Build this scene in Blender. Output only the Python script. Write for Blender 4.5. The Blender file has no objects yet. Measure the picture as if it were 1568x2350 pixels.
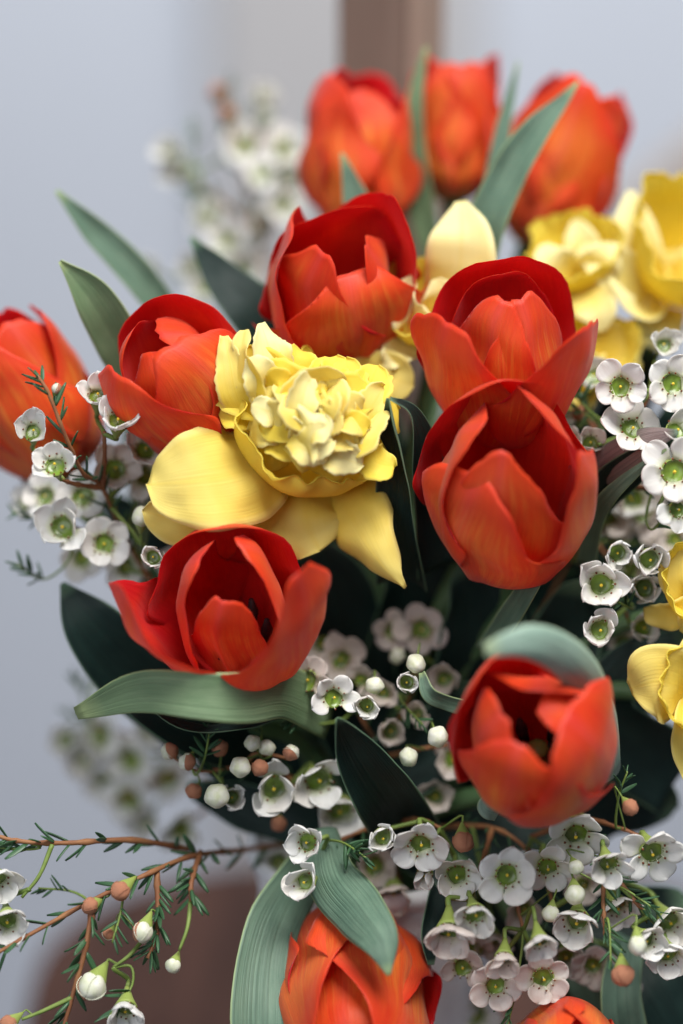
import bpy, math, random
import numpy as np
from mathutils import Vector, Matrix, noise

# ------------------------------------------------------------------ camera
PITCH = math.radians(18)
D0, W0 = 0.673, 0.19            # focus distance and width of the frame there (m)
PW, PH = 1568.0, 2350.0         # picture grid used for measuring
ZC = 0.480                      # camera height above the table top
CAM = Vector((0, 0, ZC))
FWD = Vector((0, math.cos(PITCH), -math.sin(PITCH)))
UPV = Vector((0, math.sin(PITCH), math.cos(PITCH)))
RGT = Vector((1, 0, 0))
scene = bpy.context.scene
col = scene.collection
cd = bpy.data.cameras.new('camera'); cam = bpy.data.objects.new('camera', cd); col.objects.link(cam)
cam.location = CAM; cam.rotation_euler = (math.pi/2 - PITCH, 0, 0)
cd.sensor_fit = 'HORIZONTAL'; cd.sensor_width = 24; cd.lens = 24*D0/W0
cd.clip_start = 0.02; cd.clip_end = 50
cd.dof.use_dof = True; cd.dof.focus_distance = D0 + 0.002; cd.dof.aperture_fstop = 2.4
cd.dof.aperture_blades = 0
scene.camera = cam

# ------------------------------------------------------------------ light
world = bpy.data.worlds.new('World'); scene.world = world; world.use_nodes = True
bg = world.node_tree.nodes['Background']
bg.inputs[0].default_value = (0.62, 0.74, 1.0, 1); bg.inputs[1].default_value = 0.15

def area(name, loc, target, size, sizey, power, colr):
    l = bpy.data.lights.new(name, 'AREA'); l.shape = 'RECTANGLE'; l.size = size; l.size_y = sizey
    l.energy = power; l.color = colr
    o = bpy.data.objects.new(name, l); col.objects.link(o); o.location = loc
    d = Vector(target) - Vector(loc); o.rotation_euler = d.to_track_quat('-Z', 'Y').to_euler()
    return o
area('window_light', (0.32, 0.18, 1.70), (0.0, 0.66, 0.25), 0.9, 0.8, 40, (1.0, 0.97, 0.93))
area('front_fill_light', (-0.85, -0.6, 1.0), (0.0, 0.70, 0.22), 1.4, 1.2, 11, (0.93, 0.96, 1.0))  # added fill from the front left, not a lamp of the room
area('wall_fill_light', (0.25, 1.35, 1.35), (0.15, 2.0, 0.45), 1.4, 0.4, 9.5, (0.95, 0.97, 1.0))  # added lamp facing only the wall, grades it from bright to dim downward

vs = scene.view_settings
vs.view_transform = 'Standard'; vs.look = 'None'; vs.exposure = 0.20; vs.gamma = 1.0; vs.use_curve_mapping = False
scene.cycles.max_bounces = 10; scene.cycles.diffuse_bounces = 5; scene.cycles.transmission_bounces = 8

# ------------------------------------------------------------------ helpers
def P(px, py, d=0.0):
    D = D0 + d; k = W0/PW*D/D0
    return CAM + FWD*D + RGT*((px-PW/2)*k) + UPV*((PH/2-py)*k)
def Vc(x, y, z): return RGT*x + UPV*y - FWD*z
PX = W0/PW                       # metres per picture unit at the focus distance

rng = random.Random(7)

def tagit(o, label, cat, group=None):
    o['label'] = label; o['category'] = cat
    if group: o['group'] = group
    return o
def empty(name, M):
    o = bpy.data.objects.new(name, None); col.objects.link(o); o.empty_display_size = .01
    o.matrix_world = M; return o
MATW = {}
def link(name, me, parent=None, M=None):
    o = bpy.data.objects.new(name, me); col.objects.link(o)
    if parent is not None: o.parent = parent
    if M is not None: o.matrix_local = M
    return o

def sm(x, a=0., b=1.):
    t = np.clip((x-a)/(b-a), 0, 1); return t*t*(3-2*t)

def make_mesh(name, V, F, mats, uv=None, mi=None, smooth=True):
    me = bpy.data.meshes.new(name); me.from_pydata([tuple(v) for v in V], [], F)
    for m in mats: me.materials.append(m)
    if uv is not None:
        l = me.uv_layers.new(name='UVMap'); lv = np.empty(len(me.loops), dtype=np.int32)
        me.loops.foreach_get('vertex_index', lv); l.data.foreach_set('uv', np.asarray(uv, dtype=np.float32)[lv].ravel())
    if mi is not None: me.polygons.foreach_set('material_index', np.asarray(mi, dtype=np.int32))
    if smooth: me.polygons.foreach_set('use_smooth', np.ones(len(me.polygons), dtype=bool))
    me.update(); return me

def grid_shell(name, G, thick, mats, flip=False, closed_v=False, taper=.5):
    """A thin closed shell from a grid of points G[nu,nv,3]; uv = (across, along)."""
    nu, nv, _ = G.shape
    du = np.gradient(G, axis=0); dv = np.gradient(G, axis=1)
    if closed_v:
        dv[:, 0] = dv[:, -1] = (G[:, 1]-G[:, -2])/2
    n = np.cross(du, dv); ln = np.linalg.norm(n, axis=2, keepdims=True)
    bad = ln[..., 0] < 1e-12; n = n/np.maximum(ln, 1e-12)
    for i in range(nu):
        if bad[i].all(): n[i] = n[i-1] if i else n[i+1]
    if flip: n = -n
    u = np.linspace(0, 1, nu)[:, None]*np.ones((1, nv)); v = np.ones((nu, 1))*np.linspace(0, 1, nv)[None]
    e = np.minimum(1-u, np.minimum(v, 1-v)*1.0 if not closed_v else 1-u)
    t = thick*(1-taper*(1-sm(e, 0, .16)))[..., None]
    A = (G+n*t/2).reshape(-1, 3); B = (G-n*t/2).reshape(-1, 3); N = nu*nv
    V = np.concatenate([A, B]); UV = np.stack([v, u], -1).reshape(-1, 2); UV = np.concatenate([UV, UV])
    F = []; mi = []
    idx = np.arange(N).reshape(nu, nv)
    for i in range(nu-1):
        for j in range(nv-1):
            a, b, c, d = int(idx[i, j]), int(idx[i+1, j]), int(idx[i+1, j+1]), int(idx[i, j+1])
            f = (a, b, c, d) if not flip else (a, d, c, b)
            F.append(f); mi.append(0); F.append(tuple(x+N for x in f[::-1])); mi.append(1 if len(mats) > 1 else 0)
    ring = [int(idx[0, j]) for j in range(nv)] + [int(idx[i, nv-1]) for i in range(1, nu)] + \
           [int(idx[nu-1, j]) for j in range(nv-2, -1, -1)] + [int(idx[i, 0]) for i in range(nu-2, 0, -1)]
    if closed_v: ring = None
    if ring:
        for k in range(len(ring)):
            a, b = ring[k], ring[(k+1) % len(ring)]
            f = (a, b, b+N, a+N); F.append(f if not flip else f[::-1]); mi.append(0)
    else:
        for i in (0, nu-1):
            for j in range(nv-1):
                a, b = int(idx[i, j]), int(idx[i, j+1]); F.append((a, b, b+N, a+N)); mi.append(0)
    return make_mesh(name, V, F, mats, UV, mi)

def catmull(pts, n):
    pts = np.asarray(pts, float); k = len(pts)
    ext = np.concatenate([[2*pts[0]-pts[1]], pts, [2*pts[-1]-pts[-2]]])
    out = []
    for t in np.linspace(0, k-1, n):
        i = min(int(t), k-2); f = t-i; p0, p1, p2, p3 = ext[i:i+4]
        out.append(.5*((2*p1)+(-p0+p2)*f+(2*p0-5*p1+4*p2-p3)*f*f+(-p0+3*p1-3*p2+p3)*f**3))
    return np.array(out)

def tube_data(path, radii, ns=7):
    path = np.asarray(path, float); n = len(path)
    T = np.gradient(path, axis=0); T /= np.maximum(np.linalg.norm(T, axis=1, keepdims=True), 1e-9)
    ref = np.array([.31, .17, .93]); V = []; F = []
    for i in range(n):
        a = np.cross(T[i], ref)
        if np.linalg.norm(a) < .05: a = np.cross(T[i], [1, 0, 0])
        a /= np.linalg.norm(a); b = np.cross(T[i], a)
        for k in range(ns):
            an = 2*math.pi*k/ns; V.append(path[i]+radii[i]*(a*math.cos(an)+b*math.sin(an)))
    for i in range(n-1):
        for k in range(ns):
            k2 = (k+1) % ns; F.append((i*ns+k, i*ns+k2, (i+1)*ns+k2, (i+1)*ns+k))
    F.append(tuple(range(ns))[::-1]); F.append(tuple((n-1)*ns+k for k in range(ns)))
    return V, F
class MB:
    def __init__(s): s.V = []; s.F = []; s.mi = []
    def add(s, VF, m=0):
        o = len(s.V); s.V += [tuple(v) for v in VF[0]]; s.F += [tuple(i+o for i in f) for f in VF[1]]; s.mi += [m]*len(VF[1])
    def mesh(s, name, mats, smooth=True): return make_mesh(name, s.V, s.F, mats, None, s.mi, smooth)
def lathe_data(prof, ns=32, wob=None):
    V = []; F = []; n = len(prof)
    for i, (r, z) in enumerate(prof):
        for k in range(ns):
            a = 2*math.pi*k/ns; V.append((r*math.cos(a), r*math.sin(a), z))
    for i in range(n-1):
        for k in range(ns):
            k2 = (k+1) % ns; F.append((i*ns+k, i*ns+k2, (i+1)*ns+k2, (i+1)*ns+k))
    return V, F
def ico_data(c, r, seg=10, rings=7, sq=1.0):
    return ([(c[0]+r*math.sin(math.pi*(i+.0001)/rings*.9999)*math.cos(2*math.pi*k/seg), c[1]+r*math.sin(math.pi*(i+.0001)/rings*.9999)*math.sin(2*math.pi*k/seg), c[2]+r*sq*math.cos(math.pi*i/rings)) for i in range(rings+1) for k in range(seg)],
            [(i*seg+k, (i+1)*seg+k, (i+1)*seg+(k+1) % seg, i*seg+(k+1) % seg) for i in range(rings) for k in range(seg)])

# ------------------------------------------------------------------ materials
def newmat(name):
    m = bpy.data.materials.new(name); m.use_nodes = True; nt = m.node_tree
    for n in list(nt.nodes): nt.nodes.remove(n)
    return m, nt
def nd(nt, typ, **kw):
    n = nt.nodes.new(typ)
    for k, v in kw.items():
        if k.startswith('i_'): n.inputs[k[2:].replace('_', ' ')].default_value = v
        else: setattr(n, k, v)
    return n
def mathn(nt, op, a, b=None, clamp=False):
    n = nt.nodes.new('ShaderNodeMath'); n.operation = op; n.use_clamp = clamp
    for i, x in enumerate((a, b)):
        if x is None: continue
        if isinstance(x, (int, float)): n.inputs[i].default_value = x
        else: nt.links.new(x, n.inputs[i])
    return n.outputs[0]
def ramp(nt, fac, stops):
    n = nt.nodes.new('ShaderNodeValToRGB'); cr = n.color_ramp
    while len(cr.elements) < len(stops): cr.elements.new(.5)
    for e, (p, c) in zip(cr.elements, stops):
        e.position = p; e.color = (c, c, c, 1) if isinstance(c, (int, float)) else (*c, 1)
    nt.links.new(fac, n.inputs[0]); return n.outputs[0]
def mix(nt, fac, a, b, blend='MIX'):
    n = nt.nodes.new('ShaderNodeMix'); n.data_type = 'RGBA'; n.blend_type = blend
    for s, x in ((0, fac), (6, a), (7, b)):
        if isinstance(x, (int, float)): n.inputs[s].default_value = x
        elif isinstance(x, tuple): n.inputs[s].default_value = (*x, 1)
        else: nt.links.new(x, n.inputs[s])
    return n.outputs[2]
def noise_uv(nt, vec, scale, sx, sy, detail=3, rough=.55, seed=None):
    mp = nd(nt, 'ShaderNodeMapping'); mp.inputs['Scale'].default_value = (sx, sy, 1); nt.links.new(vec, mp.inputs[0])
    n = nd(nt, 'ShaderNodeTexNoise'); n.noise_dimensions = '4D'; n.inputs['Scale'].default_value = scale; n.inputs['Detail'].default_value = detail; n.inputs['Roughness'].default_value = rough
    nt.links.new(mp.outputs[0], n.inputs['Vector'])
    if seed is not None: nt.links.new(seed, n.inputs['W'])
    return n.outputs['Fac']
def finish(nt, colr, rough=.45, spec=.35, trans=.3, tcol=None, bump=None, bstr=.2, bdist=.0003, sheen=0.0):
    out = nd(nt, 'ShaderNodeOutputMaterial'); p = nd(nt, 'ShaderNodeBsdfPrincipled')
    nt.links.new(colr, p.inputs['Base Color']) if not isinstance(colr, tuple) else setattr(p.inputs['Base Color'], 'default_value', (*colr, 1))
    p.inputs['Roughness'].default_value = rough; p.inputs['Specular IOR Level'].default_value = spec
    if sheen: p.inputs['Sheen Weight'].default_value = sheen; p.inputs['Sheen Roughness'].default_value = .4
    if bump is not None:
        b = nd(nt, 'ShaderNodeBump'); b.inputs['Strength'].default_value = bstr; b.inputs['Distance'].default_value = bdist
        nt.links.new(bump, b.inputs['Height']); nt.links.new(b.outputs[0], p.inputs['Normal'])
    if trans > 0:
        t = nd(nt, 'ShaderNodeBsdfTranslucent'); c = tcol if tcol is not None else colr
        nt.links.new(c, t.inputs[0]) if not isinstance(c, tuple) else setattr(t.inputs[0], 'default_value', (*c, 1))
        m = nd(nt, 'ShaderNodeMixShader'); m.inputs[0].default_value = trans
        nt.links.new(p.outputs[0], m.inputs[1]); nt.links.new(t.outputs[0], m.inputs[2]); nt.links.new(m.outputs[0], out.inputs[0])
    else: nt.links.new(p.outputs[0], out.inputs[0])

def uvsep(nt):
    tc = nd(nt, 'ShaderNodeTexCoord'); s = nd(nt, 'ShaderNodeSeparateXYZ'); nt.links.new(tc.outputs['UV'], s.inputs[0])
    oi = nd(nt, 'ShaderNodeObjectInfo'); r = mathn(nt, 'MULTIPLY', oi.outputs['Random'], 40.)
    return tc.outputs['UV'], s.outputs[0], s.outputs[1], r

def tulip_mat(name, red, orange, yellow, pink, inner, trans=.45):
    m, nt = newmat(name); uv, x, y, r = uvsep(nt)
    streak = noise_uv(nt, uv, 1., 34, 1.3, 5, .65, r)
    fine = noise_uv(nt, uv, 1., 150, 11, 2, .6, r)
    blot = noise_uv(nt, uv, 1., 2.8, 2.0, 3, .55, r)
    r2_ = mathn(nt, 'ADD', r, 7.3); veil = noise_uv(nt, uv, 1., 3.2, 2.4, 2, .5, r2_)
    edge = mathn(nt, 'ABSOLUTE', mathn(nt, 'MULTIPLY', mathn(nt, 'SUBTRACT', x, .5), 2.))
    region = mathn(nt, 'MULTIPLY', ramp(nt, y, [(.05, .6), (.3, 1.), (.68, .95), (.98, .22)]), ramp(nt, edge, [(.5, 1.), (.98, .3)]))
    b = mathn(nt, 'ADD', mathn(nt, 'MULTIPLY', ramp(nt, blot, [(.32, 0.), (.58, 1.)]), .85), mathn(nt, 'MULTIPLY', ramp(nt, streak, [(.34, 0.), (.66, 1.)]), .5))
    f = mathn(nt, 'MULTIPLY', b, region, True)
    c = mix(nt, f, red, orange)
    c = mix(nt, mathn(nt, 'MULTIPLY', ramp(nt, mathn(nt, 'MULTIPLY', f, streak), [(.30, 0.), (.62, 1.)]), .55 if not inner else .1), c, yellow)
    c = mix(nt, mathn(nt, 'MULTIPLY', ramp(nt, veil, [(.50, 0.), (.74, 1.)]), .26 if not inner else .15), c, pink)
    if not inner:
        mid = ramp(nt, edge, [(.0, 1.), (.13, 0.)])
        c = mix(nt, mathn(nt, 'MULTIPLY', mid, mathn(nt, 'MULTIPLY', ramp(nt, streak, [(.3, .3), (.6, 1.)]), .45)), c, pink)
    c = mix(nt, ramp(nt, y, [(.03, 1.), (.13, 0.)]), c, (.70, .50, .04) if not inner else (.3, .22, .02))
    c = mix(nt, mathn(nt, 'MULTIPLY', ramp(nt, fine, [(.40, 0.), (.72, 1.)]), .22), c, tuple(q*.6 for q in red))
    bmp = mathn(nt, 'ADD', mathn(nt, 'MULTIPLY', fine, .5), streak)
    finish(nt, c, .40, .32, trans, None, bmp, .7, .0004, .15)
    return m
M_TO = tulip_mat('tulip_petal_outer', (.86, .046, .016), (.95, .20, .034), (.96, .38, .06), (.82, .10, .10), False)
M_TI = tulip_mat('tulip_petal_inner', (.72, .006, .018), (.82, .04, .018), (.85, .1, .03), (.72, .02, .05), True, .5)
TUL = [M_TO, M_TI]

def daff_mat(name, base, tip, edgec, trans=.35, pos=(.25, .85)):
    m, nt = newmat(name); uv, x, y, r = uvsep(nt)
    st = noise_uv(nt, uv, 1., 40, 1.5, 3, .6, r); bl = noise_uv(nt, uv, 1., 3, 3, 2, .5, r)
    f = mathn(nt, 'ADD', y, mathn(nt, 'MULTIPLY', mathn(nt, 'SUBTRACT', bl, .5), .5))
    c = mix(nt, ramp(nt, f, [(pos[0], 0.), (pos[1], 1.)]), base, tip)
    edge = mathn(nt, 'ABSOLUTE', mathn(nt, 'MULTIPLY', mathn(nt, 'SUBTRACT', x, .5), 2.))
    c = mix(nt, mathn(nt, 'MULTIPLY', ramp(nt, edge, [(.8, 0.), (1., 1.)]), .6), c, edgec)
    c = mix(nt, mathn(nt, 'MULTIPLY', ramp(nt, edge, [(.0, 1.), (.10, 0.)]), .3), c, base)
    c = mix(nt, mathn(nt, 'MULTIPLY', ramp(nt, st, [(.45, 0.), (.8, 1.)]), .15), c, base)
    finish(nt, c, .5, .22, trans, None, st, .35, .0005)
    return m
M_DT = daff_mat('daffodil_tepal', (.86, .66, .09), (.88, .75, .22), (.91, .82, .36))
M_DP = daff_mat('daffodil_pale_petal', (.90, .74, .14), (.94, .88, .46), (.95, .90, .56), pos=(.1, .7))
M_DC = daff_mat('daffodil_corona', (.90, .72, .07), (.92, .78, .12), (.93, .82, .2))
M_DR = daff_mat('daffodil_petaloid', (.90, .70, .08), (.94, .82, .27), (.95, .87, .42), pos=(.25, .8))
M_DY = daff_mat('daffodil_yellow_petaloid', (.88, .66, .05), (.90, .74, .10), (.92, .78, .2))

def leaf_mat(name, a, b, tip, trans=.12, rough=.5, spec=.4):
    m, nt = newmat(name); uv, x, y, r = uvsep(nt)
    st = noise_uv(nt, uv, 1., 30, .8, 3, .6, r); bl = noise_uv(nt, uv, 1., 3, 6, 5, .65, r)
    smear = noise_uv(nt, uv, 1., 40, 9, 3, .7, r)
    c = mix(nt, ramp(nt, bl, [(.3, 0.), (.7, 1.)]), a, b)
    c = mix(nt, mathn(nt, 'MULTIPLY', ramp(nt, st, [(.42, 0.), (.62, 1.)]), .45), c, tuple(v*.55 for v in a))
    c = mix(nt, mathn(nt, 'MULTIPLY', ramp(nt, smear, [(.58, 0.), (.72, 1.)]), .45), c, tuple(v*.4 for v in a))
    edge = mathn(nt, 'ABSOLUTE', mathn(nt, 'MULTIPLY', mathn(nt, 'SUBTRACT', x, .5), 2.))
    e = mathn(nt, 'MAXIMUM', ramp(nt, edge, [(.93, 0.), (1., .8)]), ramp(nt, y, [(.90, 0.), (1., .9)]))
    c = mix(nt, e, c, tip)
    finish(nt, c, rough, spec, trans, None, st, .8, .0006)
    return m
M_LG = leaf_mat('glaucous_leaf', (.10, .185, .13), (.17, .27, .19), (.36, .47, .22))
M_LM = leaf_mat('pale_mint_leaf', (.30, .46, .37), (.42, .57, .47), (.52, .62, .36), .2)
M_LD = leaf_mat('deep_green_shade_leaf', (.007, .020, .018), (.013, .033, .027), (.15, .26, .16), .05, .45, .25)  # deep green with the shade inside the bouquet put into the colour
M_LB = leaf_mat('bronzed_leaf', (.22, .17, .165), (.30, .24, .23), (.16, .27, .18), .05, .4)
M_LL = leaf_mat('light_green_leaf', (.17, .28, .14), (.25, .36, .20), (.45, .55, .25), .18)

def plain(name, a, b, scale=300, rough=.5, spec=.3, trans=0., bstr=0.):
    m, nt = newmat(name); tc = nd(nt, 'ShaderNodeTexCoord'); oi = nd(nt, 'ShaderNodeObjectInfo')
    n = nd(nt, 'ShaderNodeTexNoise'); n.noise_dimensions = '4D'; n.inputs['Scale'].default_value = scale; n.inputs['Detail'].default_value = 4
    nt.links.new(tc.outputs['Object'], n.inputs['Vector']); nt.links.new(mathn(nt, 'MULTIPLY', oi.outputs['Random'], 30.), n.inputs['W'])
    c = mix(nt, ramp(nt, n.outputs['Fac'], [(.32, 0.), (.68, 1.)]), a, b)
    finish(nt, c, rough, spec, trans, None, n.outputs['Fac'] if bstr else None, bstr, .0004); return m
M_STEM = plain('tulip_stem', (.06, .12, .05), (.10, .18, .08), 60, .45, .4, .05)
M_WOODY = plain('waxflower_stem', (.20, .075, .035), (.30, .14, .06), 200, .6)
M_GSTEM = plain('waxflower_green_stem', (.13, .20, .04), (.20, .27, .07), 300, .5)
M_NEED = plain('waxflower_needle', (.025, .075, .035), (.06, .14, .06), 250, .4, .4, .05)
M_CAL = plain('waxflower_calyx', (.20, .27, .05), (.30, .37, .10), 300, .5)
M_DISC = plain('waxflower_disc', (.06, .085, .012), (.18, .29, .03), 2.2, .3, .6)
M_STA = plain('stamen_tip', (.12, .03, .015), (.22, .07, .02), 500, .6)
M_FIL = plain('stamen_filament', (.70, .72, .55), (.75, .75, .6), 300, .5)
M_PIS = plain('pistil_tip', (.65, .45, .03), (.75, .55, .05), 300, .5)
M_BUDW = plain('white_bud', (.62, .66, .44), (.82, .82, .74), 1.6, .45, .3, .2)
M_BUDB = plain('brown_bud_scale', (.34, .13, .07), (.52, .25, .15), 700, .6, .2, 0., .6)
def wax_mat(name, a, b, g):
    m, nt = newmat(name); uv, x, y, r = uvsep(nt)
    bl = noise_uv(nt, uv, 1., 3, 3, 4, .6, r)
    c = mix(nt, ramp(nt, bl, [(.35, 0.), (.7, 1.)]), a, b)
    c = mix(nt, ramp(nt, y, [(.0, .8), (.28, 0.)]), c, g)
    br = noise_uv(nt, uv, 1., 5, 5, 4, .7, r); yf = ramp(nt, y, [(.55, 0.), (1., 1.)])
    c = mix(nt, mathn(nt, 'MULTIPLY', ramp(nt, br, [(.60, 0.), (.75, 1.)]), mathn(nt, 'MULTIPLY', yf, .5)), c, (.52, .36, .24))
    oi = nd(nt, 'ShaderNodeObjectInfo'); c = mix(nt, mathn(nt, 'MULTIPLY', ramp(nt, oi.outputs['Random'], [(.4, 0.), (1., 1.)]), .4), c, (.78, .72, .64))
    vein = noise_uv(nt, uv, 1., 16, 1.2, 2, .6, r)
    finish(nt, c, .42, .35, .4, None, vein, .35, .0003); return m
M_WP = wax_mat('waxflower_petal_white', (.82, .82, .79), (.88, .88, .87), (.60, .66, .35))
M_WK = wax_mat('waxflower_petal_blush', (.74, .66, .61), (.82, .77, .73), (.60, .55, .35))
M_STAMIN = plain('tulip_stamen', (.02, .012, .015), (.05, .03, .03), 300, .6)

# ------------------------------------------------------------------ the setting
def plane_obj(name, V, F, mat):
    o = link(name, make_mesh(name, V, F, [mat], smooth=False)); o['kind'] = 'structure'; return o
M_WALL = plain('painted_wall', (.53, .565, .625), (.57, .605, .665), 2.0, .8, .2)
M_FLOOR = plain('grey_floor', (.26, .25, .27), (.33, .32, .34), 3.0, .6)
def wood(name, a, b, sx, sy, sz):
    m, nt = newmat(name); tc = nd(nt, 'ShaderNodeTexCoord'); mp = nd(nt, 'ShaderNodeMapping'); mp.inputs['Scale'].default_value = (sx, sy, sz)
    nt.links.new(tc.outputs['Object'], mp.inputs[0]); n = nd(nt, 'ShaderNodeTexNoise'); n.inputs['Scale'].default_value = 1; n.inputs['Detail'].default_value = 6
    nt.links.new(mp.outputs[0], n.inputs['Vector']); c = mix(nt, ramp(nt, n.outputs['Fac'], [(.3, 0.), (.7, 1.)]), a, b)
    finish(nt, c, .75, .15, 0., None, n.outputs['Fac'], .15, .001); return m
M_WOOD = wood('brown_wood', (.038, .019, .015), (.10, .047, .034), 60, 6, 6)
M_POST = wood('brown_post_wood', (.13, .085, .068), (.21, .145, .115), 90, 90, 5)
M_POSTL = wood('lit_post_wood', (.27, .19, .15), (.36, .26, .20), 90, 90, 5)  # paler copy of the post wood, its lit side put into the colour
M_RAIL = wood('weathered_rail_wood', (.30, .27, .26), (.40, .37, .35), 90, 90, 5)
ZF = -0.75
WALLY = 2.0
plane_obj('wall', [(-4, WALLY, ZF), (4, WALLY, ZF), (4, WALLY, 3.2), (-4, WALLY, 3.2)], [(0, 1, 2, 3)], M_WALL)
plane_obj('floor', [(-4, -2.5, ZF), (4, -2.5, ZF), (4, WALLY, ZF), (-4, WALLY, ZF)], [(0, 1, 2, 3)], M_FLOOR)

def box_data(x0, x1, y0, y1, z0, z1):
    V = [(x, y, z) for x in (x0, x1) for y in (y0, y1) for z in (z0, z1)]
    F = [(0, 1, 3, 2), (4, 6, 7, 5), (0, 4, 5, 1), (2, 3, 7, 6), (0, 2, 6, 4), (1, 5, 7, 3)]
    return V, F
def bevel(o, w, seg=2):
    b = o.modifiers.new('bevel', 'BEVEL'); b.width = w; b.segments = seg
def qmat0(zdir):
    z = Vector(zdir).normalized(); x = Vector((0, 1, 0)).cross(z).normalized(); return Matrix((x, z.cross(x), z)).transposed().to_4x4()
# side table with rounded far corners
tb = empty('side_table', Matrix.Translation((0.01, .70, ZF)))
tagit(tb, 'brown wooden side table with rounded corners under the white vase', 'table')
x0, x1, y0, y1, cr = -.135, .165, -.27, .275, .10
outl = []
for cx, cy, a0 in ((x1-cr, y1-cr, 0), (x0+cr, y1-cr, 90), (x0+cr, y0+cr, 180), (x1-cr, y0+cr, 270)):
    for k in range(9):
        a = math.radians(a0+90*k/8); outl.append((cx+cr*math.cos(a), cy+cr*math.sin(a)))
n = len(outl); hz = -ZF
V = [(x, y, hz-.028) for x, y in outl]+[(x, y, hz) for x, y in outl]
F = [tuple(range(n))[::-1], tuple(range(n, 2*n))]+[(i, (i+1) % n, n+(i+1) % n, n+i) for i in range(n)]
top = link('table_top', make_mesh('table_top', V, F, [M_WOOD], smooth=False), tb); bevel(top, .004, 3)
for sx in (x0+.05, x1-.05):
    for sy in (y0+.05, y1-.05):
        o = link('leg', make_mesh('leg', *box_data(sx-.015, sx+.015, sy-.015, sy+.015, 0, hz-.028), [M_WOOD], smooth=False), tb); bevel(o, .003)
# wooden post behind the flowers (two faces seen)
pp = P(884, 100, .15)
post = empty('wooden_post', Matrix.Translation((pp.x, pp.y, ZF))@Matrix.Rotation(math.radians(-21), 4, 'Z'))
tagit(post, 'tall brown square wooden post standing upright behind the tulips', 'post')
pw, pd = .0255, .0255
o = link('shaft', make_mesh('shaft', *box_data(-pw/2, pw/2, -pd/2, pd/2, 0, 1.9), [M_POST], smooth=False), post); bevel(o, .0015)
o = link('lit_side_face', make_mesh('lit_side_face', *box_data(pw/2+.0005, pw/2+.004, -pd/2-.001, pd/2, 0, 1.9), [M_POSTL], smooth=False), post)  # thin strip added to carry the lit tone of the post's side
# grey upright band on the wall, out of focus
M_GREY = plain('band_grey', (.44, .43, .43), (.48, .47, .47), 3, .7)
pn = link('wall_band', make_mesh('wall_band', *box_data(-.105, .11, WALLY-.03, WALLY-.002, ZF+.001, 2.4), [M_GREY], smooth=False))
tagit(pn, 'plain grey vertical board on the pale wall behind the post', 'band'); bevel(pn, .004)

# slanted rail of a chair, out of focus at the right
a, b = P(1470, 500, .45), P(1680, 330, .45)
d = (b-a).normalized(); M = Matrix.Translation((a+b)/2)@qmat0(d)
ch = empty('chair_back', M); tagit(ch, 'grey brown slanted chair rail, blurred beside the right tulip', 'chair')
o = link('rail', make_mesh('rail', *box_data(-.016, .016, -.010, .010, -.04, .25), [M_RAIL], smooth=False), ch); bevel(o, .004)
for q in (.10, .23):
    foot = M@Vector((0, 0, q)); hgt = foot.z-ZF
    Mp = M.inverted()@Matrix.Translation((foot.x, foot.y, ZF)); po = link('post', make_mesh('post', *box_data(-.009, .009, -.009, .009, 0, hgt), [M_RAIL], smooth=False), ch, Mp)
# white vase
MOUTH = P(855, 1950, .065)
vase = empty('vase', Matrix.Translation((MOUTH.x, MOUTH.y, 0)))
tagit(vase, 'white ceramic vase holding the whole bouquet', 'vase')
M_CER = plain('white_ceramic', (.78, .79, .80), (.83, .83, .84), 8, .25, .5)
h = MOUTH.z; R = .035
prof = [(.0, 0.0005), (R*.8, 0.0005), (R*.92, .004), (R*1.12, h*.25), (R*1.2, h*.45), (R*1.08, h*.75), (R*.98, h*.92), (R*1.05, h), (R*.98, h+.001), (R*.90, h*.92), (R*.98, h*.75), (R*1.1, h*.45), (R*.95, h*.12), (0, h*.06)]
link('body', make_mesh('body', *lathe_data(prof, 48), [M_CER]), vase)
lip = [(R*1.03, h-.004), (R*1.085, h-.001), (R*1.085, h+.0025), (R*1.02, h+.003)]
link('rim', make_mesh('rim', *lathe_data(lip, 48), [M_CER]), vase)
def vase_pt(k=0):
    a = rng.uniform(0, 6.28); r = rng.uniform(0, .022)
    return Vector((MOUTH.x+r*math.cos(a), MOUTH.y+r*math.sin(a), MOUTH.z-.01))

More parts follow.
